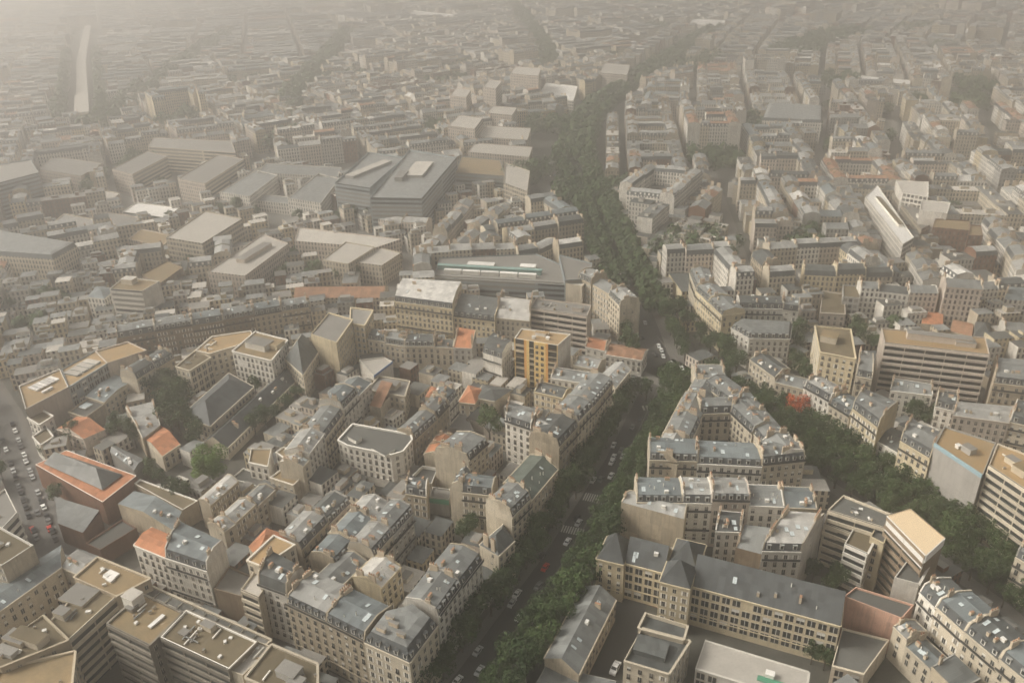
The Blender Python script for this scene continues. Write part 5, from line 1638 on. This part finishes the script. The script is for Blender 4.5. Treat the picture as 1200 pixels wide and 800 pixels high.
def app(c):
    ctr = sum(c[0], Vector((0, 0))) / 4
    px, py = to_px(ctr.x, ctr.y, c[1])
    k = 1 if 0 < px < 1200 and 0 < py < 800 else 0
    return k * (c[0][1] - c[0][0]).length * c[1] / (ctr.length_squared + 4e4)


CAND = [c for c in CAND if vis(c)]
CAND.sort(key=app, reverse=True)
room = max(0, 298 - len(BLD))
print('hand-built', len(BLD), 'infill', len(CAND), 'trees', len(TREES))
for q_, h, low, sty in CAND[:room]:
    if low:
        house(q_, h, rnd.choice(('mono', 'zinc', 'zinc', 'gable')), rnd.choice(WPICK), rnd.choice(RPICK), 'fppp', 'courtyard_building', chim=rnd.random() < .4, pitch=rnd.uniform(.8, 2))
    else:
        house(q_, h, rnd.choice(('mans', 'mans', 'zinc')), rnd.choice(WPICK), rnd.choice(RPICK), 'fpfp')
mass = MB()
for q_, h, low, sty in CAND[room:]:
    cheap(mass, q_, h, low, sty)
pk = MB()
for p, s in PARK:
    for i in range(int(90 if p.length < 900 else 45)):
        d = Vector((rnd.gauss(0, 1), rnd.gauss(0, 1), rnd.gauss(0, 1))).normalized()
        c = Vector((p.x, p.y, 7.5 * s)) + d * 4.6 * s * (rnd.random() ** .3)
        t1 = (d + Vector((rnd.gauss(0, .5), rnd.gauss(0, .5), rnd.gauss(0, .5)))).orthogonal().normalized()
        t2 = d.cross(t1).normalized()
        q_ = (1.0 if p.length < 900 else 1.6) * s
        pk.tint = rnd.random()
        pk.face([c - t1 * q_, c - t2 * q_ * .7, c + t1 * q_, c + t2 * q_ * .7], 'leaf')
tag(pk.build('courtyard_trees'), 'hazy trees scattered in the far courtyards and gardens', 'trees', kind='stuff')
tag(mass.build('distant_buildings'), 'hazy mass of small zinc-roofed buildings filling the distance and the courtyards', 'buildings', kind='stuff')

# ------------------------------------------------------------------ elevated railway at the upper left
rt_ = empty('elevated_railway', (va.x, va.y, 0))
tag(rt_, 'elevated railway viaduct with pale deck running away at the upper left', 'viaduct')
d_ = MB(.5, (va.x, va.y, 0))
for a, b_ in ((va, vb), (vb, vc)):
    d_.strip(a, b_, 6.8, 8.0, 7, 'f_pale', 7)
d_.build('deck', rt_)
d_ = MB(.5, (va.x, va.y, 0))
for i in range(24):
    d_.box(va.lerp(vb, (i + .5) / 24), vb - va, 1.6, 11, 0, 6.79, 'w_beige')
d_.build('pier', rt_)
st_ = empty('railway_station', (va.lerp(vb, .15).x, va.lerp(vb, .15).y, 0))
tag(st_, 'pale station hall with long roof on the elevated railway', 'station')
d_ = MB(.5, tuple(st_.location))
p0, p1 = va.lerp(vb, .05), va.lerp(vb, .28)
d_.strip(p0, p1, 8.01, 12, 7, 'w_cream', 7)
d_.build('wall', st_)
d_ = MB(.5, tuple(st_.location))
d_.strip(p0, p1, 12.01, 13, 8, 'f_pale', 8)
d_.build('roof', st_)

# ------------------------------------------------------------------ cars
def car_parts():
    prof = [(-2.1, .35), (-2.15, .75), (-1.95, .98), (-1.35, 1.02), (-.75, 1.46), (.55, 1.5), (1.25, 1.05), (1.95, .9), (2.12, .7), (2.1, .35)]
    bodies = {}
    for k in ('white', 'silver', 'black', 'grey', 'red', 'blue'):
        b = MB()
        n_ = len(prof)
        ring = [[(x, y * (.9 if z < 1.1 else .76), z) for x, z in prof] for y in (-.9, .9)]
        for i in range(n_):
            j = (i + 1) % n_
            b.face([ring[0][i], ring[0][j], ring[1][j], ring[1][i]][::-1], 'car_' + k)
        b.face(ring[0][::-1], 'car_' + k)
        b.face(ring[1], 'car_' + k)
        me = b.data('car_body')
        bodies[k] = me
    b = MB()
    b.face([(-1.32, -.66, 1.075), (-.82, -.62, 1.435), (-.82, .62, 1.435), (-1.32, .66, 1.075)][::-1], 'glass')
    b.face([(1.2, -.66, 1.11), (.62, -.62, 1.48), (.62, .62, 1.48), (1.2, .66, 1.11)], 'glass')
    for s in (-1, 1):
        f_ = [(-1.15, s * .83, 1.06), (-.75, s * .70, 1.40), (.5, s * .70, 1.43), (1.05, s * .83, 1.08)]
        b.face(f_ if s < 0 else f_[::-1], 'glass')
    gl = b.data('windows')
    b = MB()
    for i in range(10):
        a0, a1 = 6.283 * i / 10, 6.283 * (i + 1) / 10
        b.face([(math.cos(a0) * .33, -.11, math.sin(a0) * .33), (math.cos(a1) * .33, -.11, math.sin(a1) * .33), (math.cos(a1) * .33, .11, math.sin(a1) * .33), (math.cos(a0) * .33, .11, math.sin(a0) * .33)], 'rubber')
    for s in (-.11, .11):
        b.face([(math.cos(6.283 * i / 10) * .33, s, math.sin(6.283 * i / 10) * .33) for i in range(10)], 'rubber')
    return bodies, gl, b.data('wheel')


BODY, CGL, WHEEL = car_parts()
ORD = ('first', 'second', 'third', 'fourth', 'fifth', 'sixth', 'seventh', 'eighth', 'ninth', 'tenth', 'eleventh', 'twelfth', 'thirteenth', 'fourteenth', 'fifteenth', 'sixteenth', 'seventeenth', 'eighteenth', 'nineteenth', 'twentieth')


def road_dir(p, line):
    best, e = 1e9, None
    for i in range(len(line) - 1):
        a, b_ = line[i], line[i + 1]
        t = max(0, min(1, (p - a).dot(b_ - a) / (b_ - a).length_squared))
        d = (a.lerp(b_, t) - p).length
        if d < best:
            best, e = d, (b_ - a)
    return math.atan2(e.y, e.x)


def car(px, py, k, line, label, group, s=1.0):
    p = U(px, py, .7)
    r_ = empty('car', (p.x, p.y, .025), road_dir(p, line) + (math.pi if rnd.random() < .4 else 0) + rnd.uniform(-.04, .04))
    r_.scale = (s, s, s * (1.25 if s > 1.1 else 1))
    tag(r_, label, 'car', group)
    inst('body', BODY[k], r_, Matrix.Identity(4))
    inst('windows', CGL, r_, Matrix.Identity(4))
    for x in (-1.3, 1.3):
        for y in (-.8, .8):
            inst('wheel', WHEEL, r_, Matrix.Translation((x, y, .33)))


def carset(lst, line, where, group):
    lst = sorted(lst, key=lambda c: -c[1])
    n_ = {}
    for x, y, k in lst:
        i = n_.get(k, 0)
        n_[k] = i + 1
        car(x, y, k, line, '%s car, %s one from the bottom %s' % (k, ORD[min(i, 19)], where), group, 1.22 if (x, y) in ((727, 580), (721, 783)) else 1.0)


carset([(560, 762, 'silver'), (562, 785, 'silver'), (536, 797, 'white'), (609, 722, 'white'), (606, 695, 'white'), (600, 706, 'silver'), (631, 686, 'grey'), (639, 664, 'red'), (679, 667, 'silver'), (665, 634, 'white'),
        (635, 651, 'black'), (677, 699, 'white'), (714, 611, 'white'), (715, 626, 'silver'), (707, 632, 'white'), (695, 562, 'silver'), (704, 561, 'grey'), (727, 580, 'white'), (716, 557, 'white'), (737, 561, 'silver'), (744, 551, 'white'),
        (717, 541, 'white'), (719, 535, 'white'), (730, 534, 'silver'), (719, 521, 'white'), (728, 527, 'grey'), (760, 526, 'silver'), (586, 757, 'black'), (676, 606, 'black'), (678, 612, 'silver'), (741, 500, 'grey'), (750, 490, 'black')],
       bw, 'on the main boulevard', 'cars on the main boulevard')
carset([(772, 405, 'white'), (775, 410, 'white'), (777, 417, 'white'), (786, 425, 'white'), (799, 431, 'white'), (760, 361, 'white'), (773, 439, 'black'), (785, 440, 'grey'), (743, 444, 'white'), (756, 378, 'silver'), (753, 395, 'black'), (769, 415, 'black'), (712, 310, 'white'), (726, 320, 'white'), (752, 452, 'grey')],
       bw2, 'at the crossroads or beyond', 'cars at the crossroads')
def kerb(a, b_, n_, where, group):
    lst = []
    for i in range(n_):
        if rnd.random() < .9:
            t = (i + rnd.uniform(.35, .65)) / n_
            lst.append((a[0] + (b_[0] - a[0]) * t, a[1] + (b_[1] - a[1]) * t, rnd.choice(('grey', 'black', 'silver', 'black', 'white', 'black'))))
    carset(lst, lw, where, group)


kerb((2, 512), (44, 634), 14, 'parked by the left kerb at far left', 'cars parked along the left kerb')
kerb((13, 492), (66, 634), 16, 'parked by the right kerb at far left', 'cars parked along the right kerb')
carset([(38, 620, 'red'), (58, 619, 'red')], lw, 'in the far left street', 'cars in the far left street')
carset([(30, 540, 'white'), (44, 600, 'grey')], lw, 'driving in the far left street', 'cars in the far left street')
carset([(638, 196, 'white'), (644, 192, 'silver'), (648, 198, 'red'), (652, 190, 'white'), (650, 205, 'blue'), (645, 206, 'white')], bw2, 'at the far hazy crossing', 'cars at the far crossing')
carset([(721, 783, 'white')], bw, 'parked in the yard of the institution', 'vans in the yard')

# ------------------------------------------------------------------ small coloured things the photograph shows
p = U(634, 599, 7)
e_ = Vector((math.cos(R(63)), math.sin(R(63))))
r_ = empty('neon_sign', (p.x, p.y, 7))
tag(r_, 'glowing red upright neon sign on the greenish roofed boulevard building', 'sign')
b = MB(.5, (p.x, p.y, 7))
b.box(p, e_, .5, 1.3, 3.6, 9.2, 'neon')
b.box(p + Vector((0, 0)), e_, .5, 1.0, 1.8, 3.2, 'neon')
b.build('panel', r_)
b = MB(.5, (p.x, p.y, 7))
b.box(p - Vector((e_.y, -e_.x)) * 1.2, e_, .2, 1.4, 5.5, 5.8, 'iron')
b.build('bracket', r_)


def awning(px, py, ang, L, k, label):
    p = U(px, py, 3)
    e = Vector((math.cos(R(ang)), math.sin(R(ang))))
    o_ = Vector((e.y, -e.x))
    r_ = empty('awning', (p.x, p.y, 3))
    tag(r_, label, 'awning')
    b = MB(.5, (p.x, p.y, 3))
    a, c = p - e * L / 2, p + e * L / 2
    b.slope((*(a + o_ * 2.2), 2.7), (*(c + o_ * 2.2), 2.7), (*c, 3.7), (*a, 3.7), k)
    b.wall(a + o_ * 2.2, c + o_ * 2.2, 2.3, 2.7, k)
    b.build('canopy', r_)
    b = MB(.5, (p.x, p.y, 3))
    for q_ in (a, c):
        b.strip(q_, q_ + e * .06, 2.6, 2.7, 2.2, 'iron')
    b.build('arm', r_)


awning(442, 795, -28, 12, 'redpaint', 'orange-red shop awning at the foot of the corner building')
awning(458, 799, 60, 8, 'redpaint', 'short orange-red awning round the boulevard side of the corner building')
awning(866, 462, -60, 8, 'redpaint', 'orange cafe awning at the tip of the triangular block')
awning(857, 452, -60, 7, 'turq', 'pale blue awning at the tip of the triangular block')
awning(906, 465, -55, 14, 'turq', 'blue shop awning along the curved low building')
awning(780, 360, 60, 6, 'redpaint', 'red awning beneath the building at the bend of the boulevard')

# ------------------------------------------------------------------ labels for the buildings that were not named by hand
named = [(b_, to_px(b_['c'].x, b_['c'].y, b_['h'])) for b_ in BLD if b_['lab']]
SHORT = {}
CNT = {}
rest = sorted([b_ for b_ in BLD if not b_['lab']], key=lambda b_: b_['c'].length)
for b_ in rest:
    x, y = to_px(b_['c'].x, b_['c'].y, b_['h'])
    l_, (lx, ly) = min(named, key=lambda n_: (n_[1][0] - x) ** 2 + (n_[1][1] - y) ** 2)
    dx, dy = x - lx, y - ly
    dr = ('right of' if dx > 0 else 'left of') if abs(dx) > abs(dy) else ('in front of' if dy > 0 else 'behind')
    b_['key'] = (l_['lab'], dr)
    b_['d'] = dx * dx + dy * dy
    CNT.setdefault(b_['key'], []).append(b_)
NOUN = {'courtyard_building': 'courtyard building', 'apartment_building': 'apartment building'}
for (lab, dr), bs in CNT.items():
    bs.sort(key=lambda b_: b_['d'])
    ws = lab.split()
    cut = 9
    short = ' '.join(ws[:cut])
    while short.split()[-1] in ('with', 'and', 'of', 'the', 'a', 'in', 'at', 'on', 'by', 'to', 'beside', 'behind', 'below', 'one', 'under', 'over', 'from', 'round', 'between', 'its', 'above', 'two', 'his', 'into', 'off'):
        short = ' '.join(short.split()[:-1])
    for i, b_ in enumerate(bs):
        wd, rd = WORDS[b_['w']], RWORDS.get(b_['r'], 'grey')
        b_['o']['label'] = ' '.join(('%s %s-roofed %s, %s %s the %s' % (wd, rd.split()[-1] if False else rd.replace(' zinc', '').replace(' ', '-'), 'house' if b_['name'] == 'courtyard_building' else 'building', ORD[min(i, 19)], dr, short)).split()[:16])
        b_['o']['group'] = 'courtyard buildings' if b_['name'] == 'courtyard_building' else 'apartment buildings'

# ------------------------------------------------------------------ haze
hz = MB()
X = (-3050, 2650)
Y = (-300, 3950)
hz.prism([Vector((X[0], Y[0])), Vector((X[1], Y[0])), Vector((X[1], Y[1])), Vector((X[0], Y[1]))], -1.0, 206.0, 'iron', bottom=True)
hm = bpy.data.materials.new('haze_air')
hm.use_nodes = True
n = hm.node_tree
n.nodes.clear()
ho = n.nodes.new('ShaderNodeOutputMaterial')
pv = n.nodes.new('ShaderNodeVolumePrincipled')
pv.inputs['Color'].default_value = HAZE_COLOR
pv.inputs['Density'].default_value = HAZE_DENSITY
pv.inputs['Anisotropy'].default_value = 0.82
n.links.new(pv.outputs[0], ho.inputs['Volume'])
M['haze'] = hm
hz.mats = ['haze']
tag(hz.build('haze'), kind='stuff')
